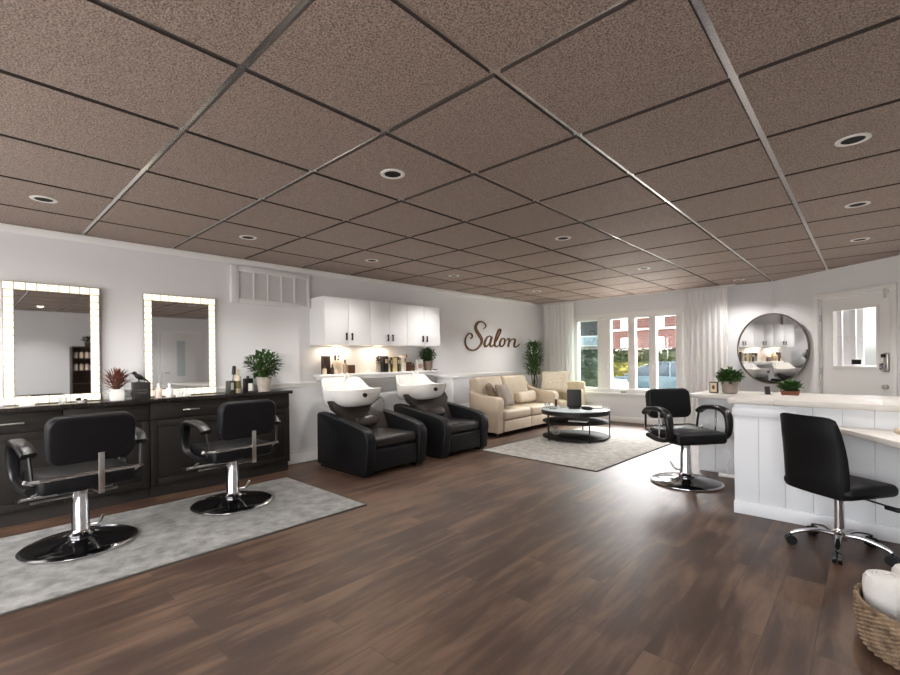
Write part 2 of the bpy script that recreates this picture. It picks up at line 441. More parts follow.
MB().box(WX0 - .1, WX1 + .1, -.07, 0, WZ0 - .04, WZ0 - .003, .006).build('window_sill', TRIM, win)
for i, (a, b) in enumerate(pan):
    MB().box(a, b, .05, .06, pz0, pz1).build('pane', FROST if i == 0 else GLASS, win)
for x in (-3.86, -3.38, -2.985):        # casement latches
    MB().box(x - .012, x + .012, -.03, 0, 1.02, 1.12, .004).build('latch', WHITEP, win)
MB().box(-3.58, -3.49, -.05, -.001, WZ0 + .002, WZ0 + .045, .006).cyl((-3.535, -.04, WZ0 + .04), (-3.56, -.05, WZ0 + .12), .006).build('crank', GREYP, win)

# slanted wall with the entrance door
dwm = Matrix.Translation((CX, CY, 0)) @ Matrix.Rotation(DA, 4, 'Z')
d0, d1, dh = 0.80, 1.745, 2.075
w = MB().box(0, d0, 0, .2, 0, H + .014).box(d1, DL, 0, .2, 0, H + .014).box(d0, d1, 0, .2, dh, H + .014)
struct(w.build('wall_corner', WALL, M=dwm))
door = sempty('door_1', (CX, CY, 0), DA)
MB().box(d0 - .075, d0, -.02, .0, 0, dh, .004).box(d1, d1 + .075, -.02, 0, 0, dh, .004).box(d0 - .078, d1 + .078, -.024, 0, dh, dh + .07, .005).box(d0, d0 + .015, 0, .2, 0, dh - .015).box(d1 - .015, d1, 0, .2, 0, dh - .015).box(d0, d1, 0, .2, dh - .015, dh).build('door_frame', TRIM, door)
g0, g1, gz0, gz1 = 0.995, 1.56, 1.13, 1.88
dm = MB(); a, b = d0 + .018, d1 - .018
dm.box(a, g0, .02, .065, .01, dh - .02).box(g1, b, .02, .065, .01, dh - .02).box(g0, g1, .02, .065, .01, gz0).box(g0, g1, .02, .065, gz1, dh - .02)
dp = dm.build('door_panel', TRIM, door)
MB().box(g0 - .03, g1 + .03, .008, .02, gz0 - .03, gz0).box(g0 - .03, g1 + .03, .008, .02, gz1, gz1 + .03).box(g0 - .03, g0, .008, .02, gz0, gz1).box(g1, g1 + .03, .008, .02, gz0, gz1).build('glazing_bead', TRIM, dp)
MB().box(g0, g1, .038, .044, gz0, gz1).build('pane', GLASS, dp)
MB().box(g0 + .235, g0 + .36, .024, .034, gz0 + .02, gz0 + .085, .003).build('door_plate', BLACK, dp)
bl = MB()
for i in range(4):
    x = g0 - .03 + i * .094
    bl.box(x, x + .092, .075 + (i % 2) * .012, .080 + (i % 2) * .012, gz0 - .05, gz1 + .05)
bl.build('blind', SOAP, dp)
for z in (.35, 1.05, 1.80): MB().cyl((d0 + .012, .005, z - .05), (d0 + .012, .005, z + .05), .012, n=10).build('hinge', STEEL, dp)
hx = d1 - .075
MB().box(hx - .035, hx + .045, -.012, .02, 1.06, 1.30, .02, 3).build('handle_plate', STEEL, dp)
MB().cyl((hx + .005, -.012, 1.13), (hx + .005, -.05, 1.13), .018).box(hx - .025, hx + .035, -.06, -.04, 1.09, 1.17, .01).build('door_handle', POLISHED, dp)
MB().box(hx - .03, hx + .02, -.03, -.012, 1.24, 1.285, .008).build('keypad', BLACK, dp)
MB().cyl((hx, .02, .875), (hx, -.02, .875), .032).cyl((hx, -.02, .875), (hx, -.035, .875), .012).build('deadbolt', STEEL, dp)
MB().box(d1 - .06, d1 - .035, -.035, -.02, 1.98, 2.09, .004).cyl((d1 - .05, -.03, 1.97), (d1 - .03, -.03, 2.10), .006).build('door_closer', STEEL, dp)

# right wall door seen in the mirrors
door2 = sempty('door_2', (XR, 3.62, 0))
MB().box(-.02, 0, -.07, 0, 0, 2.05).box(-.02, 0, .9, .97, 0, 2.05).box(-.02, 0, -.07, .97, 2.05, 2.12).build('door_frame', TRIM, door2)
dp2 = MB().box(-.035, -.001, .004, .896, .005, 2.045, .004).build('door_panel', TRIM, door2)
MB().box(-.045, -.036, .35, .55, .9, 1.85).build('pane', GLASSTOP, dp2)
MB().cyl((-.036, .08, 1.0), (-.08, .08, 1.0), .02).cyl((-.08, .08, 1.0), (-.08, .18, 1.0), .012).build('door_handle', STEEL, dp2)

# trim: baseboards, chair rail, crown
def bb(name, poly_fn): struct(poly_fn.build(name, TRIM))
BBX = XL + .02
bb('baseboard_left', MB().box(XL, XL + .018, YF, YW, 0, .13, .005).box(XL, XL + .03, 2.66, 2.74, 0, .15, .004))
bb('baseboard_back', MB().box(XL + .02, CX, YW - .018, YW, 0, .10, .005))
bb('baseboard_corner', MB().box(0, d0 - .08, -.018, 0, 0, .12, .005, M=dwm).box(d1 + .08, DL - .02, -.018, 0, 0, .12, .005, M=dwm))
bb('baseboard_right', MB().box(XR - .018, XR, YF, 3.54, 0, .12, .005).box(XR - .018, XR, 4.6, YD, 0, .12, .005))
bb('trim_1', MB().box(XL, XL + .02, YF, YW - .02, .985, 1.02, .004).box(XL, XL + .012, YF, YW - .02, .955, .985, .003))
bb('trim_2', MB().box(XL, XL + .022, YF, YW, H - .07, H - .002, .008))
bb('trim_3', MB().box(XL, XL + .014, YF, YW - .02, .14, .16))

# ------------------------------------------------------------------ recessed downlights
def downlight(x, y, label, lit=False):
    t = thing('ceiling_downlight', label, 'ceiling light', (x, y, H - .001), 0, 'recessed ceiling downlights')
    MB().lathe([(.078, 0), (.077, -.004), (.070, -.006), (.054, -.005), (.052, -.001), (.052, 0)], n=36).build('trim_ring', WHITEP, t)
    MB().lathe([(0, -.0015), (.052, -.0025), (.051, -.0005), (0, -.0005)], n=28).build('baffle', DARKHOLE if not lit else mat('lit_lamp', (255, 240, 220), .5, emit=((255, 236, 210), 12)), t)
    return t
DLS = [(-4.315, .42, 'ceiling downlight nearest the left edge, over the first vanity'),
       (-4.315, 1.87, 'ceiling downlight over the second barber chair by the left wall'),
       (-4.315, 3.33, 'ceiling downlight in front of the white wall cabinets, left one'),
       (-4.315, 4.78, 'ceiling downlight in front of the right end of the white wall cabinets'),
       (-4.315, 6.97, 'small far ceiling downlight over the beige sofa'),
       (-2.20, 1.87, 'large ceiling downlight near the middle of the brown ceiling'),
       (-2.20, 4.05, 'ceiling downlight in the middle row, between near and far ones'),
       (-2.20, 6.24, 'far ceiling downlight in the middle row, over the coffee table side'),
       (-1.475, 8.30, 'tiny ceiling downlight beside the right curtain top'),
       (-.05, 3.33, 'biggest ceiling downlight at upper right, above the office chair'),
       (-.05, 4.80, 'ceiling downlight second in the right hand row, above the reception desk'),
       (-.05, 6.30, 'ceiling downlight third in the right hand row, in front of the door')]
for x, y, l in DLS: downlight(x, y, l)
downlight(2.1, 1.15, 'glowing ceiling downlight reflected in the first lighted mirror', True)

# ------------------------------------------------------------------ rugs
def rug(name, label, w, d, loc, rz, m):
    t = thing(name, label, 'rug', loc, rz)
    MB().box(-w / 2 + .012, w / 2 - .012, -d / 2 + .012, d / 2 - .012, 0.001, .014, .005).build('pile', m, t)
    b = MB(); h = .010
    b.box(-w / 2, w / 2, -d / 2, -d / 2 + .012, 0.001, h).box(-w / 2, w / 2, d / 2 - .012, d / 2, 0.001, h)
    b.box(-w / 2, -w / 2 + .012, -d / 2 + .012, d / 2 - .012, 0.001, h).box(w / 2 - .012, w / 2, -d / 2 + .012, d / 2 - .012, 0.001, h)
    b.build('binding', RUG_EDGE, t)
    return t
rug('runner_rug', 'long mottled grey rug under the two barber chairs facing the mirrors', 1.43, 3.6, (-4.0, .645, 0), 0, RUG)
rug('area_rug', 'pale grey rug under the round coffee table', 1.74, 3.0, (-3.035, 6.38, 0), R(-3), RUG2)

# ------------------------------------------------------------------ vanity
VX = -5.0; VZ = 0.945
def vanity(y0, y1, label):
    t = thing('vanity_cabinet', label, 'cabinet', (XL + .03, y0, 0), 0, 'dark vanity cabinets')
    dx = VX - (XL + .03); W = y1 - y0
    MB().box(0, dx - .02, .002, W - .002, .11, VZ - .04).build('body', VAN, t)
    MB().box(0, dx - .05, .002, W - .002, 0, .11).build('toe_kick', mat('toe_kick_dark', (34, 30, 28), .6), t)
    n = 2; dw = W / n
    for i in range(n):
        a = i * dw + .004; b = (i + 1) * dw - .004
        dr = MB().box(dx - .02, dx, a, b, VZ - .20, VZ - .045, .003).build('drawer', VAN, t)
        c = (a + b) / 2
        MB().cyl((dx + .025, c - .075, VZ - .125), (dx + .025, c + .075, VZ - .125), .006, n=10).cyl((dx, c - .06, VZ - .125), (dx + .025, c - .06, VZ - .125), .004, n=8).cyl((dx, c + .06, VZ - .125), (dx + .025, c + .06, VZ - .125), .004, n=8).build('pull', STEEL, dr)
        f = MB().box(dx - .02, dx - .006, a, b, .115, VZ - .208, .002)
        for q in ((a, a + .06, .115, VZ - .208), (b - .06, b, .115, VZ - .208), (a + .06, b - .06, .115, .175), (a + .06, b - .06, VZ - .268, VZ - .208)):
            f.box(dx - .008, dx, q[0], q[1], q[2], q[3], .002)
        f.build('door', VAN, t)
    return t
vanity(-1.24, -.04, 'dark cabinet at the left end of the vanity, mostly outside the frame')
vanity(-.04, 1.22, 'dark vanity cabinet under the first mirror, behind the nearest barber chair')
vanity(1.22, 2.63, 'dark vanity cabinet under the second mirror, ending beside the white wall')
tag(MB().box(XL + .03, VX + .025, -1.26, 2.66, VZ - .04, VZ, .005).build('vanity_worktop', VANTOP), 'long black worktop running along the vanity below both mirrors', 'worktop')

# lighted mirrors
def lit_mirror(y0, y1, z0, z1, label):
    t = thing('lighted_mirror', label, 'mirror', (XL + .022, (y0 + y1) / 2, z0), 0, 'lighted vanity mirrors')
    w = (y1 - y0) / 2; h = z1 - z0; b = .072
    MB().box(0, .03, -w, w, 0, h, .004).build('backing', STEEL, t)
    MB().box(.03, .034, -w + b, w - b, b, h - b).build('glass', MIRROR, t)
    MB().box(.03, .036, -w + .002, w - .002, .002, b).box(.03, .036, -w + .002, w - .002, h - b, h - .002).box(.03, .036, -w + .002, -w + b, b, h - b).box(.03, .036, w - b, w - .002, b, h - b).build('light_border', mat('led_channel', (150, 140, 120), .6), t)
    ny = int(2 * w / .068); nz = int((h - 2 * b) / .062)
    def led(y0_, y1_, z0_, z1_): MB().box(.036, .041, y0_, y1_, z0_, z1_, .002, 1).build('led', LED, t)
    for i in range(ny):
        q = 2 * w / ny
        for z in (0.008, h - b + .004): led(-w + q * i + .003, -w + q * (i + 1) - .003, z, z + b - .012)
    for i in range(nz):
        q = (h - 2 * b) / nz
        for y in (-w + .008, w - b + .004): led(y, y + b - .012, b + q * i + .003, b + q * (i + 1) - .003)
    return t
lit_mirror(.242, .890, VZ + .002, 1.99, 'tall mirror with a glowing border at the far left, above the first barber chair')
lit_mirror(1.235, 1.905, VZ + .002, 1.98, 'mirror with a glowing border left of the wall vent, above the second barber chair')

# wall vent
t = thing('wall_vent', 'white louvred vent box high on the left wall beside the cabinets', 'vent', (XL + .002, 2.57, 1.99))
MB().box(0, .030, -.49, .49, -.035, .385, .006).box(.02, .052, -.49, -.40, -.035, .385, .006).box(.02, .052, .45, .49, -.035, .385, .006).box(.02, .052, -.40, .45, -.035, .02, .006).box(.02, .052, -.40, .45, .33, .385, .006).build('frame', VENT_W, t)
g = MB()
for i in range(26): g.box(.029, .036, -.40, .45, .024 + i * .0118, .0335 + i * .0118)
g.build('grille', VENT_G, t)
v = MB()
for y in (-.23, -.06, .11, .28): v.box(.036, .050, y - .009, y + .009, .02, .33)
v.build('mullions', VENT_W, t)

# ------------------------------------------------------------------ wall cabinets + counter over the wash basins
def wall_cab(y0, y1, label, handles):
    t = thing('wall_cabinet', label, 'cabinet', (XL + .03, y0, 1.485), 0, 'white wall cabinets')
    W = y1 - y0; D = .33; Hc = .605
    MB().box(-.025, D - .02, .001, W - .001, 0, Hc, .002).build('body', WHITE_CAB, t)
    for i in range(2):
        a = i * W / 2 + .003; b = (i + 1) * W / 2 - .003
        d = MB().box(D - .019, D, a, b, .003, Hc - .003, .003).build('door', WHITE_CAB, t)
        hy = (b - .04) if i == 0 else (a + .04)
        MB().box(D + .018, D + .028, hy - .011, hy + .011, .06, .155, .003).box(D, D + .02, hy - .006, hy + .006, .07, .08).box(D, D + .02, hy - .006, hy + .006, .135, .145).build('handle', BLACK, d)
    if handles: MB().box(.03, .08, W / 2 - .05, W / 2 + .05, -.010, -.0005, .003).build('light_strip', WARM, t)
    return t
wall_cab(3.07, 3.78, 'white two-door wall cabinet at the left, nearest the vent', 1)
wall_cab(3.78, 4.44, 'middle one of the three white two-door wall cabinets', 1)
wall_cab(4.44, 5.13, 'white two-door wall cabinet at the right, above the green potted plant', 0)
t = thing('wash_counter', 'narrow white shelf counter on the wall behind the two wash basins', 'counter', (XL + .022, 3.12, 0))
MB().box(-.0215, .135, 0, 2.24, 1.075, 1.105, .005).build('top', WHITE_CAB, t)
MB().box(0, .115, .02, 2.22, 1.03, 1.074, .003).build('apron', WHITE_CAB, t)

# ------------------------------------------------------------------ small product builders
CTX = XL + .022
def pbox(name, label, cat, x, y, z, w, d, h, m, rz=0, group=None, face=None):
    t = thing(name, label, cat, (x, y, z + .0005), rz, group)
    MB().box(-d / 2, d / 2, -w / 2, w / 2, 0, h, .003).build('carton', m, t)
    if face: MB().box(d / 2, d / 2 + .0015, -w * .33, w * .33, h * .22, h * .6).build('label_panel', face, t)
    return t
def bottle(label, x, y, z, r, h, m, cap, style='pump', group=None, lab=None):
    t = thing('bottle', label, 'bottle', (x, y, z + .0005), 0, group)
    hb = h * .72
    MB().lathe([(0, 0), (r * .95, 0), (r, .004), (r, hb * .86), (r * .8, hb * .95), (r * .4, hb), (0, hb)], n=24).build('body', m, t)
    c = MB().lathe([(0, hb), (r * .42, hb), (r * .42, hb + h * .08), (0, hb + h * .08)], n=16)
    if style == 'pump':
        c.cyl((0, 0, hb + h * .08), (0, 0, h * .94), r * .12, n=8).box(-r * .2, r * .9, -r * .2, r * .2, h * .92, h, .002)
    elif style == 'spray':
        c.cyl((0, 0, hb + h * .08), (0, 0, h * .9), r * .2, n=8).box(-r * .4, r * 1.0, -r * .28, r * .28, h * .88, h, .003)
    else:
        c.lathe([(0, hb + h * .08), (r * .45, hb + h * .08), (r * .42, h), (0, h)], n=16)
    c.build('cap', cap, t)
    if lab: MB().lathe([(r + .0008, hb * .25), (r + .0008, hb * .7)], n=24).build('paper_label', lab, t)
    return t
def jar(name, label, cat, x, y, z, r, h, m, lid=None, lab=None):
    t = thing(name, label, cat, (x, y, z + .0005))
    MB().lathe([(0, 0), (r * .96, 0), (r, .005), (r, h), (r * .9, h), (r * .88, h * .25), (0, h * .25)], n=28).build('body', m, t)
    if lid: MB().lathe([(0, h + .001), (r * 1.02, h + .001), (r * 1.02, h + .02), (0, h + .022)], n=28).build('lid', lid, t)
    if lab: MB().box(r - .002, r + .002, -r * .3, r * .3, h * .3, h * .85).build('paper_label', lab, t)
    return t
def bush(n, rad, hgt, base, ln, w, m, parent, name='foliage', seed=1, up=0.4, curl=.5, lo=-.2, ex=1.0):
    rnd = random.Random(seed); b = MB(); st = MB()
    for i in range(n):
        while True:
            v = Vector((rnd.uniform(-1, 1), rnd.uniform(-1, 1), rnd.uniform(-1, 1)))
            if .25 < v.length < 1: break
        p = Vector((v.x * rad * ex, v.y * rad, base + hgt * (.5 + .5 * v.z)))
        if v.z < 0: p.x *= 1 + .45 * v.z; p.y *= 1 + .45 * v.z
        d = Vector((v.x * ex + rnd.uniform(-.5, .5) * ex, v.y + rnd.uniform(-.5, .5), v.z * .5 + up + rnd.uniform(-.5, .5)))
        b.leaf(p, d, ln * rnd.uniform(.7, 1.25), w * rnd.uniform(.7, 1.2), curl)
        if i % 5 == 0: st.tube([(p.x * .1, p.y * .1, base - .02), (p.x * .45, p.y * .45, (base + p.z) / 2 + .01), tuple(p)], .0018, 4)
    st.build('stems', STEM, parent)
    return b.build(name, m, parent, angle=80)
def pot(parent, r0, r1, h, m, n=28, soil=True, square=False):
    if square:
        b = MB().box(-r0, r0, -r0, r0, 0, h * .9, .004)
        for (x0, x1, y0, y1) in ((-r0, r0, -r0, -r0 + .008), (-r0, r0, r0 - .008, r0), (-r0, -r0 + .008, -r0, r0), (r0 - .008, r0, -r0, r0)): b.box(x0, x1, y0, y1, h * .88, h, .001)
        b.build('pot', m, parent); MB().box(-r0 + .008, r0 - .008, -r0 + .008, r0 - .008, h * .88, h * .93).build('soil', SOIL, parent)
    else:
        MB().lathe([(0, 0), (r0, 0), (r0 + (r1 - r0) * .1, .006), (r1, h - .012), (r1 + .004, h - .01), (r1 + .004, h), (r1 - .008, h), (r1 - .012, h * .86), (0, h * .86)], n=n).build('pot', m, parent)
        MB().lathe([(0, h * .90), (r1 * .88, h * .88), (r1 * .86, h * .861)], n=n).build('soil', SOIL, parent)

VI = -5.12
# vanity objects
pbox('tissue_box', 'small white box on the black worktop at the far left, below the first mirror', 'box', VI + .03, .375, VZ, .095, .07, .07, WHITEP)
t = thing('glass_tumbler', 'small clear glass on the worktop under the middle of the first mirror', 'glass', (VI + .04, .60, VZ + .0005))
MB().lathe([(0, 0), (.026, 0), (.032, .058), (.030, .058), (.0245, .006), (0, .006)], n=24).build('bowl', CLEAR, t)
t = thing('hair_clip_dish', 'little white dish with clips near the right side of the first mirror', 'dish', (VI + .03, .73, VZ + .0005))
MB().lathe([(0, 0), (.025, 0), (.045, .022), (.041, .022), (.022, .005), (0, .005)], n=24).build('dish', WHITEP, t)
MB().box(-.006, .006, -.03, .005, .012, .05, .003, M=Mx((0, 0, 0), 20)).box(-.006, .006, 0, .03, .012, .04, .003, M=Mx((0, 0, 0), -25)).build('clips', BLACK, t)
t = thing('potted_plant', 'reddish feathery plant in a small white square pot between the mirrors', 'plant', (VI + .02, .985, VZ + .0005))
pot(t, .048, .048, .105, WHITEP, square=True)
bush(210, .075, .17, .08, .075, .013, LEAF_R, t, seed=5, up=.8, curl=.4, lo=-.6)
jar('cosmetic_jar', 'low clear jar beside the white square plant pot', 'jar', VI - .03, 1.085, VZ, .03, .07, CLEAR, lid=WHITEP)
t = thing('product_box', 'black square box with faint grey print under the bird figurine', 'box', (VI + .02, 1.175, VZ + .0005))
MB().box(-.05, .05, -.068, .068, 0, .16, .004).build('carton', DARK_BOX, t)
MB().box(.05, .0512, -.04, .04, .085, .092).box(.05, .0512, -.045, .045, .062, .067).box(.05, .0512, -.03, .03, .05, .054).build('print', mat('grey_print', (96, 94, 92), .6), t)
t = thing('bird_figurine', 'little black bird figurine perched on the black box', 'figurine', (VI + .02, 1.16, VZ + .162))
MB().blob((0, 0, .05), (.022, .045, .024), M=Matrix.Rotation(R(-35), 4, 'X')).blob((0, -.035, .085), (.017, .02, .018)).cyl((0, -.05, .086), (0, -.072, .084), .006, .001, 8).prism([(.03, .02), (.075, -.002), (.08, .006), (.035, .045)], 'x', -.010, .010).build('bird', BLACK, t)
MB().cyl((-.008, .0, .0), (-.008, -.005, .04), .003, n=6).cyl((.008, .0, .0), (.008, -.005, .04), .003, n=6).lathe([(0, 0), (.022, 0), (.02, .005), (0, .005)], n=16).build('legs', BLACK, t)
bottle('pale pink bottle just right of the black box, at the second mirror', VI + .03, 1.315, VZ, .032, .14, PINKISH, WHITEP, 'cap')
bottle('white tapered bottle on the worktop in front of the second mirror', VI + .04, 1.41, VZ, .034, .135, WHITEP, WHITEP, 'cap')
t = thing('comb_holder', 'low white holder on the worktop below the second mirror', 'holder', (VI + .06, 1.52, VZ + .0005))
MB().box(-.025, .025, -.06, .07, 0, .018, .004).box(-.02, .02, -.055, -.015, .012, .065, .004).box(-.02, .02, 0, .035, .012, .055, .004).build('tray', WHITEP, t)
jar('brush_holder', 'dark olive jar with a pale label right of the second mirror', 'jar', VI + .02, 2.0, VZ, .048, .135, mat('smoked_jar', (50, 50, 42), .3), lab=mat('grey_label', (176, 174, 164), .6))
t = thing('hair_brush', 'dark round hair brush standing in the olive jar', 'brush', (VI + .02, 2.005, VZ + .036), R(20))
MB().cyl((0, .004, 0), (.01, .028, .17), .006, n=10).build('handle', AMBER, t)
MB().cyl((.01, .028, .165), (.012, .033, .25), .02, n=14).blob((.012, .033, .25), (.02, .02, .014)).build('bristles', BLACK, t)
bottle('tall pale bottle with olive label between the jar and the black bottle', VI + .0, 2.085, VZ, .03, .26, CREAMP, CREAMP, 'cap', lab=OLIVE)
bottle('clear slim bottle behind the tall pale bottle', VI - .07, 2.13, VZ, .024, .25, CLEAR, CREAMP, 'pump')
t = thing('spray_can', 'black container with a white front label, left of the potted plant', 'bottle', (VI + .03, 2.185, VZ + .0005))
MB().box(-.035, .035, -.045, .045, 0, .155, .008).cyl((0, 0, .155), (0, 0, .18), .016).build('body', PLASTIC, t)
MB().box(.0355, .0365, -.012, .036, .015, .1).build('paper_label', WHITEP, t)
t = thing('potted_plant', 'bushy green plant in a pale grey pot at the right end of the vanity', 'plant', (VI + .07, 2.35, VZ + .0005))
pot(t, .06, .083, .165, GREYPOT)
bush(480, .20, .30, .15, .052, .034, LEAF, t, seed=8, up=.3, ex=.7)

# objects on the wash counter
WZ = 1.105; WI = -5.212
bottle('small pale jar bottle at the left end of the wash counter', WI + .02, 3.22, WZ, .028, .11, CREAMP, AMBER, 'cap')
pbox('product_box', 'tall dark brown box at the left end of the wash counter', 'box', WI - .02, 3.265, WZ, .10, .07, .24, BROWN)
bottle('dark short bottle beside the pink pump bottle on the wash counter', WI + .035, 3.325, WZ, .02, .13, BROWN, BROWN, 'cap')
bottle('pale pink bottle with dark cap above the left wash basin', WI + .02, 3.382, WZ, .034, .25, PINKISH, BROWN, 'cap', lab=CREAMP)
bottle('tan tall bottle with a pump right of the pink bottle', WI - .02, 3.455, WZ, .036, .25, CREAMP, BROWN, 'pump')
bottle('taupe rounded bottle on the wash counter, left of the brown cube', WI + .02, 3.535, WZ, .032, .19, mat('taupe_plastic', (160, 140, 122), .4), AMBER, 'cap')
pbox('product_box', 'small dark brown cube standing above the left wash basin', 'box', WI, 3.64, WZ, .09, .08, .115, AMBER)
bottle('small white bottle alone between the two wash basins on the shelf', WI + .02, 3.93, WZ, .018, .06, WHITEP, WHITEP, 'cap')
t = thing('vase', 'pale grey vase with dried dark bloom left of the books', 'vase', (WI + .02, 4.10, WZ + .0005))
MB().lathe([(0, 0), (.03, 0), (.035, .03), (.03, .12), (.024, .14), (.02, .13), (0, .03)], n=20).build('vase', GREYP, t)
bush(60, .035, .09, .13, .04, .025, BROWN, t, 'dried_bloom', 12, .5)
bk = [('black tall book at the left of the row on the wash counter', 4.225, .075, .235, BLACK), ('cream book next to the black one', 4.285, .03, .22, CREAMP),
      ('dark green book, third in the row on the wash counter', 4.325, .035, .215, mat('book_green', (74, 72, 44), .6)), ('pale yellow wide book in the middle of the row', 4.395, .08, .21, mat('book_yellow', (226, 206, 150), .6)),
      ('brown book right of the wide yellow one', 4.462, .036, .22, BROWN), ('thin grey-green book right of the brown one', 4.498, .028, .21, mat('book_grey', (140, 138, 116), .6)),
      ('white book near the right end of the row', 4.543, .045, .235, WHITEP), ('tan tall book at the right of the row', 4.588, .035, .25, CREAMP),
      ('dark red-brown book closing the row', 4.62, .022, .255, mat('book_red', (92, 52, 40), .6))]
for l, y, w_, h_, m_ in bk:
    t = thing('book', l, 'book', (WI + .0, y, WZ + .0005), 0, 'books standing on the wash counter')
    MB().box(-.058, .05, -w_ / 2 + .001, w_ / 2 - .001, 0, h_, .002).build('cover', m_, t)
    MB().box(.0505, .0515, -w_ * .3, w_ * .3, h_ * .55, h_ * .8).build('spine_label', CREAMP if m_ is not CREAMP else AMBER, t)
pbox('product_box', 'dark reddish box right of the books, before the white frame', 'box', WI, 4.70, WZ, .09, .06, .14, mat('box_red', (96, 60, 44), .5))
bottle('small brown bottle between the reddish box and the white carton', WI + .02, 4.78, WZ, .024, .12, AMBER, BROWN, 'cap')
pbox('carton', 'white carton with brown panel in front of the potted plant on the shelf', 'box', WI + .02, 4.905, WZ, .12, .06, .175, WHITEP, face=mat('carton_panel', (196, 150, 128), .5))
t = thing('potted_plant', 'green plant in a taupe pot at the right end of the wash counter', 'plant', (WI - .0, 5.125, WZ + .0005))
pot(t, .05, .068, .15, mat('taupe_pot', (150, 130, 116), .7))
bush(320, .16, .20, .14, .05, .032, LEAF_D, t, seed=21, up=.2, ex=.38)
t = thing('soap_dish', 'small grey dish at the right end of the wash counter', 'dish', (WI + .02, 5.27, WZ + .0005))
MB().lathe([(0, 0), (.03, 0), (.045, .018), (.04, .018), (.026, .006), (0, .006)], n=20).build('dish', GREYP, t)

# ------------------------------------------------------------------ backwash shampoo chairs (local +X is the front)
BZ0 = .705
def basin_meshes(parent):
    # boxy at the wall side, round at the lip; the rim dips toward the lip
    n = 48
    def outline(th, s, zr):
        c, q = math.cos(th), math.sin(th)
        e = 0.62 if c < 0 else 0.86
        x = math.copysign(abs(c) ** e, c) * (.36 if c >= 0 else .30); y = math.copysign(abs(q) ** e, q) * .345
        return x * s, y * s
    def rim(th):
        c = math.cos(th)
        k = min(1, max(0, (c + .80) / .75)); k = k * k * (3 - 2 * k)
        return 1.06 - .145 * k + .02 * max(0, c)
    o = MB(); bm = o.bm
    rows = []
    for (s, f) in ((.42, 'a'), (.60, 'b'), (.80, 'c'), (.93, 'd'), (1.0, 'e'), (1.0, 'f'), (.955, 'g'), (.90, 'h'), (.80, 'i'), (.55, 'j'), (.12, 'k')):
        ring = []
        for j in range(n):
            th = 2 * PI * j / n; zr = rim(th)
            bz = {'a': .0, 'b': .012, 'c': .05, 'd': .115, 'e': zr - BZ0 - .02, 'f': zr - BZ0, 'g': zr - BZ0 + .004, 'h': zr - BZ0 - .02, 'i': .13, 'j': .09, 'k': .075}[f]
            if f in 'abcd':
                # the wall side drops straight down
                back = max(0, -math.cos(th)); s2 = s + (1 - s) * back ** .55 * .93
            else: s2 = s
            if f == 'd': bz = min(bz, zr - BZ0 - .05)
            x, y = outline(th, s2, zr)
            ring.append(bm.verts.new((x + .02, y, BZ0 + bz)))
        rows.append(ring)
    for A, B in zip(rows, rows[1:]):
        for j in range(n): bm.faces.new((A[j], A[(j + 1) % n], B[(j + 1) % n], B[j]))
    bm.faces.new(rows[0][::-1]); bm.faces.new(rows[-1])
    b = o.build('basin', PORCELAIN, parent, angle=55)
    MB().lathe([(0, .781), (.028, .781), (.028, .787), (.016, .788), (0, .784)], (.02, 0, 0), n=20).build('drain', CHROME, b)
    MB().cyl((-.20, .05, 1.03), (-.20, .05, 1.09), .016).tube(spline([(-.20, .05, 1.085), (-.165, .05, 1.115), (-.115, .05, 1.10), (-.095, .05, 1.06)], 4), .009).cyl((-.20, .05, 1.09), (-.215, .02, 1.115), .006, n=8).build('faucet', WHITEP, b)
    MB().cyl((.335, -.06, .875), (.385, -.065, .86), .026).cyl((.384, -.065, .86), (.40, -.067, .855), .014).build('neck_clip', PLASTIC, b)
    return b
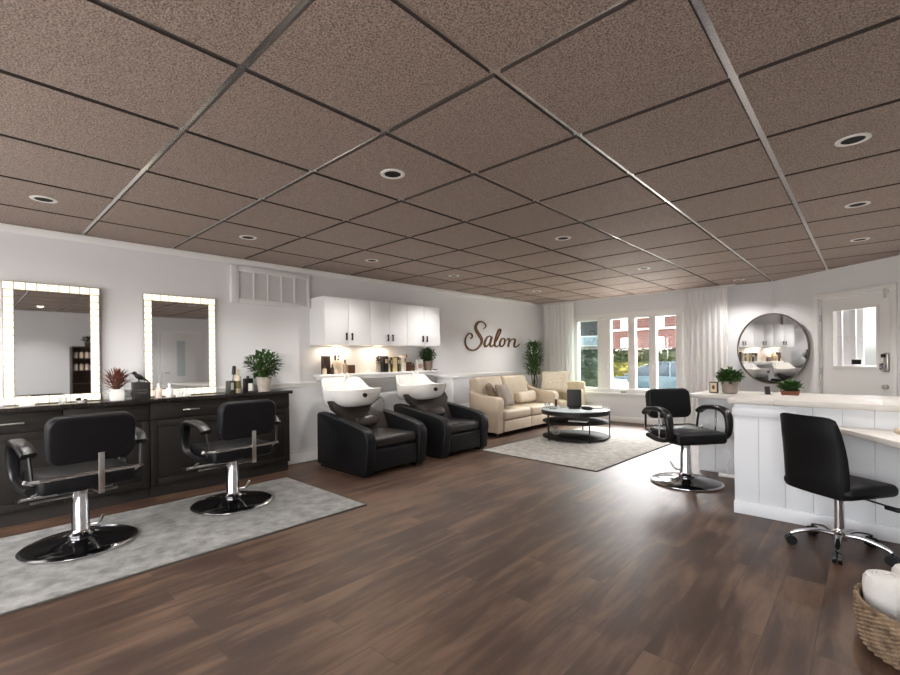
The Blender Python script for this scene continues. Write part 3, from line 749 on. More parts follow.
def shampoo(label):
    t = thing('shampoo_chair', label, 'chair', (-4.95, 3.425, 0), 0, 'black shampoo chairs with white basins')
    basin = sub = None
    # side arms: profile in (x,z)
    prof = [(-.03, .03), (-.03, .63), (.0, .655), (.10, .65), (.50, .59), (.78, .545)] + [(.98 - .13 + .13 * math.cos(R(a)), .525 - .13 + .13 * math.sin(R(a)) ) for a in (75, 50, 25, 5)] + [(.985, .33), (.965, .2), (.95, .05), (.93, .03)]
    for s in (-1, 1):
        y0, y1 = (-.455, -.325) if s < 0 else (.325, .455)
        MB().prism(prof, 'y', y0, y1, .018, 3).build('armrest', LEATHER, t)
        MB().box(.02, .9, y0 + .02 if s < 0 else y0 + .01, y1 - .01 if s < 0 else y1 - .02, 0, .03).build('foot', PLASTIC, t)
    MB().box(.05, .88, -.32, .32, .06, .30, .01).build('seat_box', LEATHER, t)
    MB().box(.20, .945, -.315, .315, .302, .425, .045, 4).build('seat_cushion', LEATHER_IN, t)
    MB().box(.885, .945, -.315, .315, .05, .295, .025, 3).build('leg_rest', LEATHER, t)
    # curved reclined backrest shell
    b = MB(); bm = b.bm; ny, nz = 14, 10; F = {}; K = {}
    for i in range(ny + 1):
        u = -1 + 2 * i / ny
        for k in range(nz + 1):
            v = k / nz
            sm = min(1, max(0, (v - .50) / .2)); w = .315 + .075 * sm * sm * (3 - 2 * sm)
            x = .35 - .27 * v + .0 + .05 * u * u * (1 + v * .6); z = .40 + .46 * v - .06 * (abs(u) ** 3) * (v ** 3) - .12 * (1 - u * u) * v ** 4
            F[i, k] = bm.verts.new((x + .05 - .03 * u * u, u * w, z)); K[i, k] = bm.verts.new((x - .06, u * w * 1.0, z - .012))
    for i in range(ny):
        for k in range(nz):
            bm.faces.new((F[i, k], F[i + 1, k], F[i + 1, k + 1], F[i, k + 1])); bm.faces.new((K[i, k], K[i, k + 1], K[i + 1, k + 1], K[i + 1, k]))
    for i in range(ny):
        bm.faces.new((F[i, 0], K[i, 0], K[i + 1, 0], F[i + 1, 0])); bm.faces.new((F[i, nz], F[i + 1, nz], K[i + 1, nz], K[i, nz]))
    for k in range(nz):
        bm.faces.new((F[0, k], F[0, k + 1], K[0, k + 1], K[0, k])); bm.faces.new((F[ny, k], K[ny, k], K[ny, k + 1], F[ny, k + 1]))
    b.build('backrest', mat('taupe_black_leather', (50, 43, 38), .36, bump=(140, .1)), t, angle=60)  # brownish sheen on the black leather is put into its colour
    MB().blob((.37, 0, .53), (.05, .17, .075), e=.7, M=Matrix.Rotation(R(-32), 4, 'Y')).build('lumbar_pad', mat('taupe_black_leather', (58, 51, 46)), t)
    MB().box(-.10, .01, -.15, .15, 0, BZ0 - .002, .02).build('pedestal', WHITE_CAB, t)
    bs = basin_meshes(t)
    return t
sh = shampoo('black shampoo chair with a white wash basin, the one nearer the barber chairs')
# the basin sits behind the backrest
for ch in [o for o in COL.objects if o.parent == sh and o.name.startswith(('basin',))]: ch.location = (.10, -.035, 0)
dup(sh, 'black shampoo chair with a white wash basin, the one beside the beige sofa', (-4.95, 4.645, 0))

# ------------------------------------------------------------------ styling chairs (local +Y is the front)
def styling_chair(label, loc, rz):
    t = thing('styling_chair', label, 'chair', loc, rz, 'black hydraulic styling chairs')
    MB().lathe([(0, 0), (.325, 0), (.335, .006), (.335, .014), (.32, .022), (.22, .034), (.11, .052), (.06, .075), (0, .075)], n=56).build('base', BASE_GLOSS, t)
    MB().lathe([(.335, .004), (.3375, .010), (.336, .0155), (.326, .0215), (.318, .0235), (.318, .021)], n=56).build('base_rim', CHROME, t)
    MB().lathe([(.0, .07), (.075, .07), (.078, .08), (.06, .095), (.052, .11), (.050, .30), (.046, .31), (.046, .405), (0, .405)], n=28).build('column', CHROME, t)
    MB().tube(spline([(.05, -.02, .13), (.085, -.05, .135), (.095, -.07, .15)], 4), .007, 8).cyl((.092, -.065, .145), (.105, -.10, .20), .010, n=10).build('pump_pedal', STEEL, t)
    MB().box(-.15, .15, -.14, .14, .405, .428, .006).build('seat_plate', PLASTIC, t)
    MB().box(-.265, .265, -.24, .27, .43, .545, .035, 4).build('seat', LEATHER, t)
    tilt = Mx((0, -.265, .62), rx=8)
    MB().prism([(x, z + .165) for x, z in rrect(.485, .315, .075, 6)], 'y', -.045, .045, .026, 4, M=tilt).build('backrest', LEATHER, t)
    # back bracket and cross bar
    MB().box(.025, .060, -.322, -.310, .42, .68, .003).box(.025, .060, -.322, -.12, .405, .418, .003).build('back_bracket', STEEL, t)
    MB().tube([(-.30, -.23, .535), (-.27, -.30, .545), (.27, -.30, .545), (.30, -.23, .535)], .011, 10).build('cross_bar', CHROME, t)
    for s in (-1, 1):
        pts = spline([(s * .305, -.215, .70), (s * .315, -.14, .745), (s * .318, .0, .762), (s * .318, .12, .752), (s * .316, .195, .70), (s * .314, .215, .60), (s * .308, .20, .51), (s * .30, .13, .465), (s * .295, -.02, .45), (s * .292, -.19, .47)], 5)
        def pr(i, n=len(pts)):
            f = i / (n - 1); k = 1.15 if f < .42 else (1.15 - 1.2 * (f - .42) if f < .7 else .8)
            return rrect(.074 * k, .046, .02, 3)
        MB().sweep(pts, lambda i: [(q[1], q[0]) for q in pr(i)], up=(1, 0, 0)).build('armrest', PLASTIC, t, angle=50)
        MB().tube([(s * .295, -.235, .53), (s * .30, -.225, .62), (s * .305, -.215, .69)], .011, 8).build('arm_bracket', PLASTIC, t)
        MB().cyl((s * .305, .03, .45), (s * .312, .04, .75), .010, n=10).build('arm_post', CHROME, t)
        MB().cyl((s * .27, -.17, .50), (s * .325, -.19, .535), .014, n=10).build('arm_bolt', CHROME, t)
        MB().cyl((s * .27, .10, .455), (s * .322, .09, .455), .012, n=10).build('arm_bolt', CHROME, t)
        MB().tube([(s * .10, .10, .415), (s * .17, .22, .40), (s * .21, .30, .32)], .011, 8).build('footrest_strut', STEEL, t)
    fr = MB().cyl((-.27, .30, .315), (.27, .30, .315), .012, n=12).build('footrest_bar', STEEL, t)
    MB().box(-.28, -.02, .325, .41, .285, .312, .008).box(.02, .28, .325, .41, .285, .312, .008).build('footrest_pad', PLASTIC, fr)
    MB().cyl((-.25, .10, .33), (.25, .10, .33), .009, n=8).build('footrest_brace', STEEL, t)
    return t
def rrect2(w, h, r, cz): return [(a, b + cz) for a, b in rrect(w, h, r, 5)]
sc1 = styling_chair('black barber chair on the rug at the far left, facing the first mirror', (-4.11, .575, .015), R(90 + 5))
dup(sc1, 'black barber chair on the rug near its right end, facing the second mirror', (-4.21, 1.66, .015), R(90 + 3))
c3 = dup(sc1, 'black barber chair on bare wood floor beside the reception desk', (-1.375, 5.02, 0), R(-130))
for o in [o for o in COL.objects if o.name.startswith('arm_post') and o.parent is not c3]: bpy.data.objects.remove(o)
for o in [o for o in COL.objects if o.parent == c3 and o.name.startswith('footrest')]:
    for q in [q for q in COL.objects if q.parent == o] + [o]: bpy.data.objects.remove(q)

# ------------------------------------------------------------------ white side cabinet
t = thing('side_cabinet', 'narrow white cabinet between the wash basins and the beige sofa', 'cabinet', (XL + .03, 5.375, 0))
MB().box(0, .36, 0, .42, .03, .97, .004).build('body', WHITE_CAB, t)
MB().box(-.005, .385, -.01, .43, .971, 1.0, .004).build('top', WHITE_CAB, t)
MB().box(.36, .376, .02, .40, .55, .95, .003).box(.36, .376, .02, .40, .06, .53, .003).build('door', mat('pale_grey_panel', (206, 206, 208), .3), t)
MB().box(0, .33, .02, .40, 0, .03).build('plinth', GREYP, t)

# ------------------------------------------------------------------ sofa (local: +X front, Y along)
t = thing('sofa', 'beige leather two-seat sofa against the left wall under the gold lettering', 'sofa', (-5.25, 6.815, 0))
D = .92; W = .97
for s in (-1, 1):
    y0, y1 = (-W, -W + .17) if s < 0 else (W - .17, W)
    MB().prism([(.02, .07), (.02, .80), (.10, .86), (.22, .80), (.36, .70), (.66, .655), (.82, .65), (.885, .62), (.905, .56), (.88, .40), (.87, .07)], 'y', y0, y1, .03, 3).build('armrest', BEIGE, t)
MB().box(.05, .865, -W + .172, W - .172, .07, .26, .02).build('base', BEIGE, t)
MB().box(.02, .16, -W + .172, W - .172, .26, .84, .03, 3).build('back_frame', BEIGE, t)
for s in (-1, 1):
    y0, y1 = (-W + .176, -.004) if s < 0 else (.004, W - .176)
    MB().box(.20, .905, y0, y1, .262, .43, .05, 4).build('seat_cushion', BEIGE, t)
    MB().box(.865, .895, y0, y1, .08, .255, .012, 3).build('front_panel', BEIGE, t)
    c = (y0 + y1) / 2; hw = (y1 - y0) / 2 - .004
    MB().box(-.095, .095, -hw, hw, 0, .53, .07, 5, M=Mx((0, 0, 0), 0, -12)).build('back_cushion', BEIGE, t).location = (.29, c, .432)
for x in (.10, .80):
    for y in (-W + .08, W - .08): MB().cyl((x, y, 0), (x, y, .075), .022, .03).build('foot', BROWN, t)
sx, sy = -5.25, 6.815
tag(MB().pillow(Matrix(), .44, .44, .14).build('throw_pillow', TAUPE), 'dark taupe throw pillow in the left corner of the sofa', 'pillow', loc=(sx + .52, sy - .63, .66)).rotation_euler = (R(0), R(66), R(35))
tag(MB().pillow(Matrix(), .42, .42, .15).build('throw_pillow', GREYF), 'greyish throw pillow leaning in front of the taupe one on the sofa', 'pillow', loc=(sx + .68, sy - .50, .65)).rotation_euler = (0, R(70), R(12))
tag(MB().box(-.07, .07, -.30, .30, -.11, .11, .06, 5, M=Mx((0, 0, 0), 0, -14)).build('lumbar_pillow', BEIGE), 'beige lumbar bolster on the right seat of the sofa', 'pillow', loc=(sx + .515, sy + .40, .555))

# armchair
t = thing('armchair', 'cream armchair in the corner between the sofa and the window', 'armchair', (-4.54, 8.33, 0), R(-84))
MB().box(-.30, .36, -.34, .34, .10, .27, .03, 3).build('base', CREAM, t)
MB().box(-.16, .40, -.235, .235, .272, .43, .05, 4).build('seat_cushion', CREAM, t)
MB().box(-.32, -.17, -.34, .34, .272, .80, .06, 4).build('backrest', CREAM, t)
for s in (-1, 1):
    y0, y1 = (-.36, -.24) if s < 0 else (.24, .36)
    MB().box(-.165, .38, y0, y1, .272, .64, .05, 4).build('armrest', CREAM, t)
    for x in (-.24, .30): MB().cyl((x, s * .28, 0), (x, s * .28, .105), .016, .024).build('leg', BROWN, t)
tag(MB().pillow(Matrix(), .56, .44, .17).build('throw_pillow', mat('cream_boucle', (230, 220, 202), .95, noise=(30, (208, 194, 170)), bump=(90, .8))), 'large cream cushion propped on the armchair near the window', 'pillow', loc=(-4.62, 8.08, .80)).rotation_euler = (R(72), 0, R(14))

# tall plant in the corner
t = thing('potted_plant', 'tall green floor plant in the corner behind the sofa, by the curtain', 'plant', (-5.03, 7.98, 0))
pot(t, .12, .15, .45, mat('dark_pot', (60, 52, 46), .6))
b = MB(); rnd = random.Random(4)
for i in range(6): b.tube([(rnd.uniform(-.03, .03), rnd.uniform(-.03, .03), .4), (rnd.uniform(-.06, .06), rnd.uniform(-.06, .06), .8), (rnd.uniform(-.10, .10), rnd.uniform(-.12, .12), 1.3)], .008, 6)
b.build('trunk', STEM, t)
b = MB()
for i in range(560):
    a = rnd.uniform(0, 2 * PI); q = rnd.random() ** .5; z = rnd.uniform(.92, 1.58); rr = .20 * q * (1 - abs(z - 1.2) * .9)
    b.leaf((math.cos(a) * rr * .6, math.sin(a) * rr, z), (math.cos(a) * .5, math.sin(a), rnd.uniform(.1, 1.2)), rnd.uniform(.09, .16), .026, .9)
b.build('foliage', LEAF, t, angle=80)

# ------------------------------------------------------------------ coffee table
tx, ty = -3.42, 6.62
t = thing('coffee_table', 'round black metal coffee table with glass top and two lower shelves', 'table', (tx, ty, .015), R(20))
MB().lathe([(0, .448), (.515, .448), (.52, .452), (.52, .460), (.515, .464), (0, .464)], n=64).build('glass_top', GLASSTOP, t)
def ring(m, r, z0, z1, th=.014): return m.lathe([(r - th, z0), (r, z0), (r, z1), (r - th, z1), (r - th, z0)], n=64)
ring(MB(), .525, .385, .447).build('top_ring', BLACK, t)
MB().lathe([(0, .255), (.50, .255), (.51, .26), (.51, .275), (.50, .28), (0, .28)], n=56).build('middle_shelf', mat('smoked_wood', (24, 21, 20), .7, spec=.25), t)
MB().lathe([(0, .02), (.50, .02), (.51, .025), (.51, .04), (.50, .045), (0, .045)], n=56).build('lower_shelf', mat('smoked_wood', (24, 21, 20), .7, spec=.25), t)
for k in range(5):
    a = R(72 * k - 60)
    MB().cyl((.518 * math.cos(a), .518 * math.sin(a), 0), (.518 * math.cos(a), .518 * math.sin(a), .447), .009, n=10).build('leg', BLACK, t)
ct = .015 + .4645
t = thing('menu_stand', 'black menu stand on the coffee table', 'menu holder', (tx - .0, ty - .03, ct), R(-60))
MB().box(-.012, .012, -.11, .11, .02, .30, .004).build('board', DARK_BOX, t)
MB().box(-.05, .05, -.09, .09, 0, .02, .004).build('foot', BLACK, t)
bottle('slim dark bottle left of the menu stand on the coffee table', tx - .28, ty - .10, ct, .022, .19, BROWN, WHITEP, 'cap')
t = thing('glass_candle_holder', 'clear glass holder at the left rim of the coffee table', 'glass', (tx - .36, ty - .24, ct))
MB().lathe([(0, 0), (.045, 0), (.05, .09), (.047, .09), (.043, .006), (0, .006)], n=24).build('bowl', CLEAR, t)
t = thing('glass_dish', 'low clear glass dish beside the bottle on the coffee table', 'dish', (tx - .22, ty - .30, ct))
MB().lathe([(0, 0), (.05, 0), (.08, .045), (.076, .045), (.046, .006), (0, .006)], n=24).build('bowl', CLEAR, t)
t = thing('sunglasses_case', 'small black rounded case right of the menu stand', 'case', (tx + .23, ty - .06, ct))
MB().blob((0, 0, .0265), (.09, .05, .026), e=.6).build('case', BLACK, t)
t = thing('magazine', 'open pale magazine at the back of the coffee table', 'magazine', (tx + .10, ty + .27, ct), R(25))
MB().box(-.20, 0, -.13, .13, 0, .008, .001).box(.001, .20, -.13, .13, 0, .008, .001).build('pages', CREAM, t)
t = thing('decor_knot', 'pale knotted ornament on the lower shelf of the coffee table', 'ornament', (tx - .20, ty - .27, .0605))
for rx, rz in ((90, 0), (70, 60), (75, 120)):
    MB().tube([(.06 * math.cos(2 * PI * i / 20), .06 * math.sin(2 * PI * i / 20), 0) for i in range(20)], .012, 8, True).build('loop', GREYP, t, M=Mx((0, 0, .0745), rx, 0, rz))
t = thing('magazine_stack', 'stack of magazines on the middle shelf of the coffee table', 'magazines', (tx + .12, ty - .12, .2955), R(15))
for i, m_ in enumerate((WHITEP, GREYP, BROWN)): MB().box(-.14, .14, -.10, .10, i * .012, i * .012 + .0115, .001).build('magazine', m_, t)

# ------------------------------------------------------------------ wall lettering
def wallpt(px, py):
    # sheet coordinates of the sign -> wall (Y, Z)
    u = (px - 125) / 640.0; v = (480 - py) / 355.0
    y = 6.15 + 1.68 * (u * (.80 + .20 * u)); z = 1.425 + v * (.565 - .10 * u) + .045 * u
    return y, z
STR = {
 'letter_s': [([(350, 215), (375, 190), (378, 160), (355, 135), (320, 128), (285, 145), (262, 180), (258, 215), (275, 255), (305, 300), (328, 345), (325, 395), (295, 440), (255, 470), (205, 478), (155, 455), (125, 410), (122, 355), (145, 305), (180, 278), (205, 290), (210, 315), (200, 335), (188, 330)],
               [3, 4, 5, 6, 8, 11, 16, 20, 22, 22, 20, 15, 11, 9, 8, 7, 7, 7, 7, 7, 7, 8, 8, 5])],
 'letter_a': [([(450, 315), (425, 300), (395, 320), (372, 365), (362, 410), (375, 435), (400, 420), (430, 375), (448, 325)], [5, 6, 9, 14, 16, 12, 6, 5, 5]),
              ([(452, 308), (436, 370), (428, 415), (442, 438), (468, 418)], [14, 15, 13, 8, 4])],
 'letter_l': [([(465, 420), (500, 370), (530, 300), (555, 225), (552, 200), (530, 220), (505, 300), (488, 370), (485, 420), (505, 438), (532, 418)], [4, 5, 6, 8, 9, 12, 15, 16, 13, 8, 4])],
 'letter_o': [([(590, 325), (570, 330), (548, 375), (545, 420), (565, 438), (590, 415), (603, 370), (600, 335), (590, 325)], [6, 8, 13, 14, 8, 8, 11, 9, 6]), ([(598, 345), (615, 352), (638, 330)], [4, 4, 4])],
 'letter_n': [([(636, 325), (656, 330), (652, 380), (640, 445)], [6, 13, 14, 12]), ([(645, 405), (676, 345), (705, 325), (722, 342), (715, 390), (710, 430), (725, 448), (755, 430), (770, 400)], [4, 5, 8, 12, 14, 12, 8, 5, 3])],
}
t = thing('wall_lettering', 'gold script lettering reading Salon on the wall above the sofa', 'sign', (XL, 0, 0))
for nm, strokes in STR.items():
    b = MB()
    for pts, wd in strokes:
        P = spline([(XL * 0 + .014, *wallpt(*p)) for p in pts], 5)
        n_ = len(P)
        def prf(i, wd=wd, n_=n_):
            f = i / (n_ - 1) * (len(wd) - 1); k = min(int(f), len(wd) - 2); ww = (wd[k] + (wd[k + 1] - wd[k]) * (f - k)) * .00175
            return [(-ww, -.011), (ww, -.011), (ww, .007), (-ww * .7, .011)]
        b.sweep(P, prf, up=(1, 0, 0))
    b.build(nm, GOLD, t, angle=30)

# ------------------------------------------------------------------ curtains
def curtain(x0, x1, z0, label, amp=.035, n=9, seed=0):
    rnd = random.Random(seed)
    t = thing('sheer_curtain', label, 'curtain', (x0, YW - .16, 0))
    W = x1 - x0; m = MB(); bm = m.bm; N = n * 10; rows = []
    ph = [rnd.uniform(-.5, .5) for _ in range(n + 2)]
    zs = [z0, z0 + .4, 1.2, 1.8, 2.2, 2.36, 2.425]
    for z in zs:
        row = []
        for i in range(N + 1):
            u = i / N; k = u * n; j = int(k); a = ph[j] * (1 - (k - j)) + ph[j + 1] * (k - j)
            am = amp * (1 if z < 2.2 else .75) * (1 + .3 * math.sin(3 * u + z))
            row.append(bm.verts.new((u * W, am * math.sin(2 * PI * k + a) + .006 * math.sin(9 * u + 2 * z), z)))
        rows.append(row)
    for A, B in zip(rows, rows[1:]):
        for i in range(N): bm.faces.new((A[i], A[i + 1], B[i + 1], B[i]))
    m.build('fabric', SHEER, t, angle=80)
    for i in range(n + 1): MB().box(i * W / n - .004, i * W / n + .004, -.012, .012, 2.40, 2.438).build('hook', WHITEP, t)
    return t
curtain(-5.22, -4.50, .03, 'white sheer curtain at the left of the window, behind the floor plant', n=8, seed=3)
curtain(-2.42, -1.72, .03, 'white sheer curtain at the right of the window, beside the round mirror', n=8, seed=7)
tag(MB().box(XL + .03, -1.60, YW - .175, YW - .145, 2.44, 2.465, .003).build('curtain_track', WHITEP), 'slim white curtain track along the ceiling above the window', 'curtain track')

# ------------------------------------------------------------------ reception desk and rear counter
def shiplap(m, g, x0, x1, y, z0, z1, sp=.17, th=.015):
    x = x0
    while x < x1 - .01:
        e = min(x + sp, x1); m.box(x + .0008, e - .0008, y - th, y, z0, z1, .003); x = e
    g.box(x0, x1, y - .004, y + .001, z0, z1)
DX0, DX1, DY = -.82, 1.75, 4.35
t = thing('reception_desk', 'white shiplap reception desk with raised ledge and lower worktop', 'desk', (0, 0, 0))
m, g = MB(), MB(); shiplap(m, g, DX0, DX1, DY, .10, .895); m.build('front_panel', SHIP, t); g.build('panel_grooves', GROOVE, t)
MB().box(DX0, DX1, DY + .002, DY + .40, 0, .895).build('carcass', SHIP, t)
MB().box(DX0 - .004, DX1, DY - .028, DY - .001, .0, .10, .004).build('plinth', SHIP, t)
MB().box(DX0 - .008, -.40, DY - .035, DY - .016, .80, .868, .006).build('trim_rail', SHIP, t)
MB().box(DX0 - .04, -.545, DY - .04, DY + .55, .898, .938, .006).build('return_top', DESKWOOD, t)
MB().box(-.543, DX1, DY - .055, DY + .48, .898, .945, .008).build('ledge_top', DESKWOOD, t)
wp = [(-.40, DY - .016), (-.40, DY - .03), (-.12, 4.15), (.02, 3.93), (.14, 3.72), (.30, 3.56), (.60, 3.48), (DX1, 3.46), (DX1, DY - .016)]
MB().prism(wp, 'z', .735, .772, .004).build('worktop', DESKWOOD, t)
MB().box(1.15, 1.18, 3.55, DY - .03, 0, .734).build('support_panel', SHIP, t)
t = thing('paper_pad', 'cream paper pad lying on the desk worktop at the right edge', 'paper', (.27, 4.12, .7725), R(12))
MB().box(-.13, .13, -.10, .10, 0, .030, .004).build('sheets', CREAM, t)

t = thing('rear_counter', 'long whitewashed counter behind the desk, holding the potted plants', 'counter', (0, 0, 0))
m, g = MB(), MB(); shiplap(m, g, -1.42, .75, 5.68, .04, .828); m.build('front_panel', SHIP, t); g.build('panel_grooves', GROOVE, t)
MB().box(-1.42, .75, 5.682, 6.20, 0, .828).build('carcass', SHIP, t)
MB().box(-1.46, .78, 5.47, 6.25, .83, .87, .006).build('counter_top', DESKWOOD, t)
t = thing('potted_plant', 'green trailing plant in a ribbed stone pot on the rear counter', 'plant', (-1.135, 5.82, .8705))
m = MB().lathe([(0, 0), (.06, 0), (.075, .01), (.08, .135), (.072, .135), (.066, .115), (0, .115)], n=28)
for k in range(22):
    a = 2 * PI * k / 22; m.cyl((.066 * math.cos(a), .066 * math.sin(a), .008), (.0795 * math.cos(a), .0795 * math.sin(a), .13), .006, n=6)
m.build('pot', STONEPOT, t)
MB().lathe([(0, .118), (.066, .117), (.066, .116)], n=20).build('soil', SOIL, t)
bush(320, .115, .13, .115, .055, .034, LEAF, t, seed=31, up=.2, curl=.9)
t = thing('photo_frame', 'small dark picture frame left of the ribbed pot on the counter', 'picture frame', (-1.28, 5.77, .8705), R(-12))
MB().box(-.045, .045, -.012, .012, 0, .125, .003).build('frame', BROWN, t)
MB().box(-.034, .034, -.0132, -.0125, .012, .113).build('picture', CREAMP, t)
MB().blob((0, -.0135, .065), (.016, .0012, .025)).build('motif', mat('picture_motif', (110, 82, 66), .6), t)
t = thing('potted_plant', 'low green succulent bowl on the counter in front of the door', 'plant', (-.575, 5.62, .8705))
MB().lathe([(0, 0), (.05, 0), (.072, .02), (.08, .06), (.074, .06), (.068, .05), (0, .06)], n=28).build('pot', TERRACOTTA, t)
MB().lathe([(0, .054), (.068, .052), (.068, .051)], n=20).build('soil', SOIL, t)
bush(220, .09, .10, .045, .045, .034, LEAF, t, seed=41, up=.5)
t = thing('card_holder', 'small black card holder on the counter below the round mirror', 'holder', (-.79, 5.72, .8705), R(25))
MB().box(-.06, .06, -.03, .03, 0, .008, .002).prism([(.0, .008), (.03, .008), (.04, .09), (.03, .09)], 'x', .0, .045).build('stand', BLACK, t)
# cable and plug under the styling chair by the counter
t = thing('power_strip', 'white power strip with cord on the floor under the rear counter', 'power strip', (-1.10, 5.52, 0), R(5))
MB().box(-.09, .09, -.025, .025, 0.001, .035, .006).build('strip', WHITEP, t)
MB().tube(spline([(.0, .0, .03), (-.02, .05, .12), (.02, .09, .22), (-.03, .12, .33), (0, .13, .42)], 5), .004, 6).build('cord', WHITEP, t)

# round mirror across the corner
mc = Vector((-1.10, 8.555, 1.385)); mn = Vector((math.cos(R(-106)), math.sin(R(-106)), 0))
t = thing('round_mirror', 'large round mirror with thin dark metal frame left of the entrance door', 'mirror', mc, math.atan2(mn.y, mn.x))
rot = Matrix.Rotation(R(90), 4, 'Y')
MB().lathe([(0, 0), (.535, 0), (.535, .006), (0, .006)], n=72, sx=1, sy=.90).build('glass', MIRROR, t, M=rot)
MB().lathe([(.533, -.012), (.55, -.012), (.55, .02), (.533, .02), (.533, -.012)], n=72, sx=1, sy=.90).build('frame', BRASS, t, M=rot)
MB().lathe([(0, -.012), (.53, -.012), (.53, -.001), (0, -.001)], n=40, sx=1, sy=.90).build('backing', BROWN, t, M=rot)
MB().cyl((-.012, 0, .25), (-.26, 0, .25), .015).cyl((-.012, 0, -.25), (-.26, 0, -.25), .015).build('wall_bracket', BLACK, t)

# ------------------------------------------------------------------ office chair (local +Y front)
t = thing('office_chair', 'black armless office chair on chrome castor base at the reception desk', 'chair', (-.150, 3.935, 0), R(55 - 90))
hub = MB().lathe([(0, .07), (.04, .07), (.042, .12), (.03, .135), (.028, .15), (.026, .36), (0, .36)], n=20).build('gas_lift', CHROME, t)
for k in range(5):
    a = R(72 * k - 55); c, s = math.cos(a), math.sin(a)
    pts = spline([(.03 * c, .03 * s, .105), (.12 * c, .12 * s, .115), (.22 * c, .22 * s, .095), (.262 * c, .262 * s, .075)], 4)
    lg = MB().sweep(pts, lambda i, n_=len(pts): rrect(.042 - .016 * i / n_, .026 - .008 * i / n_, .008, 2)).build('base_leg', CHROME, t)
    w = MB()
    for o_ in (-.014, .014):
        p = Vector((.262 * c, .262 * s, .032)); ax = Vector((-s, c, 0))
        w.cyl(p + ax * (o_ - .010), p + ax * (o_ + .010), .0315, n=18)
    w.cyl((.262 * c, .262 * s, .03), (.262 * c, .262 * s, .075), .008, n=8).build('castor', PLASTIC, lg)
MB().box(-.11, .11, -.12, .12, .36, .392, .008).build('seat_plate', PLASTIC, t)
MB().tube([(.08, .03, .375), (.20, .06, .362), (.24, .07, .355)], .006, 8).box(.22, .30, .055, .09, .335, .36, .008).build('lift_lever', PLASTIC, t)
MB().box(-.225, .225, -.21, .20, .394, .475, .038, 4).build('seat', LEATHER, t)
b = MB(); bm = b.bm; ny, nz = 12, 12; F = {}; K = {}
for i in range(ny + 1):
    u = -1 + 2 * i / ny
    for k in range(nz + 1):
        v = k / nz; w = .205 + .012 * math.sin(PI * v) - .022 * v
        crn = .018 * abs(u) ** 8 * (max(0, v - .8) / .2) ** 2
        y = -.225 - .07 * v + .02 * math.sin(PI * v) + .035 * u * u
        z = .40 + .505 * v - crn
        e = min(1, 3.5 * min(v + .12, 1.05 - v)) * min(1, 4 * (1.06 - abs(u)))
        F[i, k] = bm.verts.new((u * w, y + .028 * e, z)); K[i, k] = bm.verts.new((u * w, y - .028 * e, z))
for i in range(ny):
    for k in range(nz):
        bm.faces.new((F[i, k], F[i + 1, k], F[i + 1, k + 1], F[i, k + 1])); bm.faces.new((K[i, k], K[i, k + 1], K[i + 1, k + 1], K[i + 1, k]))
for i in range(ny):
    bm.faces.new((F[i, 0], K[i, 0], K[i + 1, 0], F[i + 1, 0])); bm.faces.new((F[i, nz], F[i + 1, nz], K[i + 1, nz], K[i, nz]))
for k in range(nz):
    bm.faces.new((F[0, k], F[0, k + 1], K[0, k + 1], K[0, k])); bm.faces.new((F[ny, k], K[ny, k], K[ny, k + 1], F[ny, k + 1]))
b.build('backrest', LEATHER, t, angle=60)

# ------------------------------------------------------------------ basket with towels
bx, by = .225, 2.80; br = .275; bh = .20
t = thing('wicker_basket', 'round woven wicker basket on the floor in the lower right corner', 'basket', (bx, by, 0))
wv = MB(); n = 120
for i in range(21):
    z = .012 + i * (bh - .02) / 20; r_ = br * (.92 + .08 * math.sin(PI / 2 * min(1, z / bh * 1.25)))
    pts = [((r_ + .006 * math.cos(PI * j + PI * i)) * math.cos(2 * PI * j / 80), (r_ + .006 * math.cos(PI * j + PI * i)) * math.sin(2 * PI * j / 80), z) for j in range(80)]
    wv.tube(pts, .0068, 6, True)
wv.build('weave', WICKER, t)
ln = MB().lathe([(0, .004), (br * .89, .004), (br * .95, bh * .5), (br * .985, bh - .01), (br * .96, bh - .01), (br * .93, bh * .5), (br * .86, .02), (0, .02)], n=48).build('wall', mat('wicker_dark', (92, 68, 46), .85), t)
rim = MB()
for s in (0, 1):
    rim.tube([((br + .004 * math.cos(9 * 2 * PI * j / 90 * 2 + s * PI)) * math.cos(2 * PI * j / 90), (br + .008 * math.cos(18 * 2 * PI * j / 90 + s * PI)) * math.sin(2 * PI * j / 90), bh + .006 * math.sin(18 * 2 * PI * j / 90 + s * PI)) for j in range(90)], .008, 6, True)
rim.build('rim', WICKER, t)
def towel(x, y, zt, r, ln_, rx, ry, label, rz=0):
    t = thing('rolled_towel', label, 'towel', (x, y, zt), 0, 'white towels in the wicker basket')
    t.rotation_euler = (R(rx), R(ry), R(rz))
    m = MB()
    m.lathe([(0, -ln_), (r * .9, -ln_), (r, -ln_ + .02), (r, -.055), (r * .95, -.022), (r * .78, -.004), (r * .55, 0), (r * .35, -.006), (.0, -.014)], n=36)
    sp = []
    for i in range(56):
        a = i / 55 * 2 * PI * 2.6; q = r * (.12 + .66 * i / 55); sp.append((q * math.cos(a), q * math.sin(a), -.004 - .010 * (i / 55) ** 4))
    m.tube(sp, .009, 7)
    m.build('roll', TERRY, t)
    return t
towel(bx - .178, by + .03, .300, .080, .25, -2, -3, 'rolled white towel at the left side of the wicker basket')
towel(bx - .080, by + .150, .315, .078, .26, -2, -2, 'rolled white towel at the back of the basket, second from the left')
towel(bx + .085, by + .150, .315, .078, .26, -2, 2, 'rolled white towel at the back right of the basket, cut by the frame')
towel(bx - .040, by - .115, .290, .085, .24, 2, -2, 'rolled white towel at the front of the basket, nearest the viewer')
towel(bx + .150, by - .02, .30, .078, .25, 2, 3, 'rolled white towel at the right side of the basket, outside the frame')

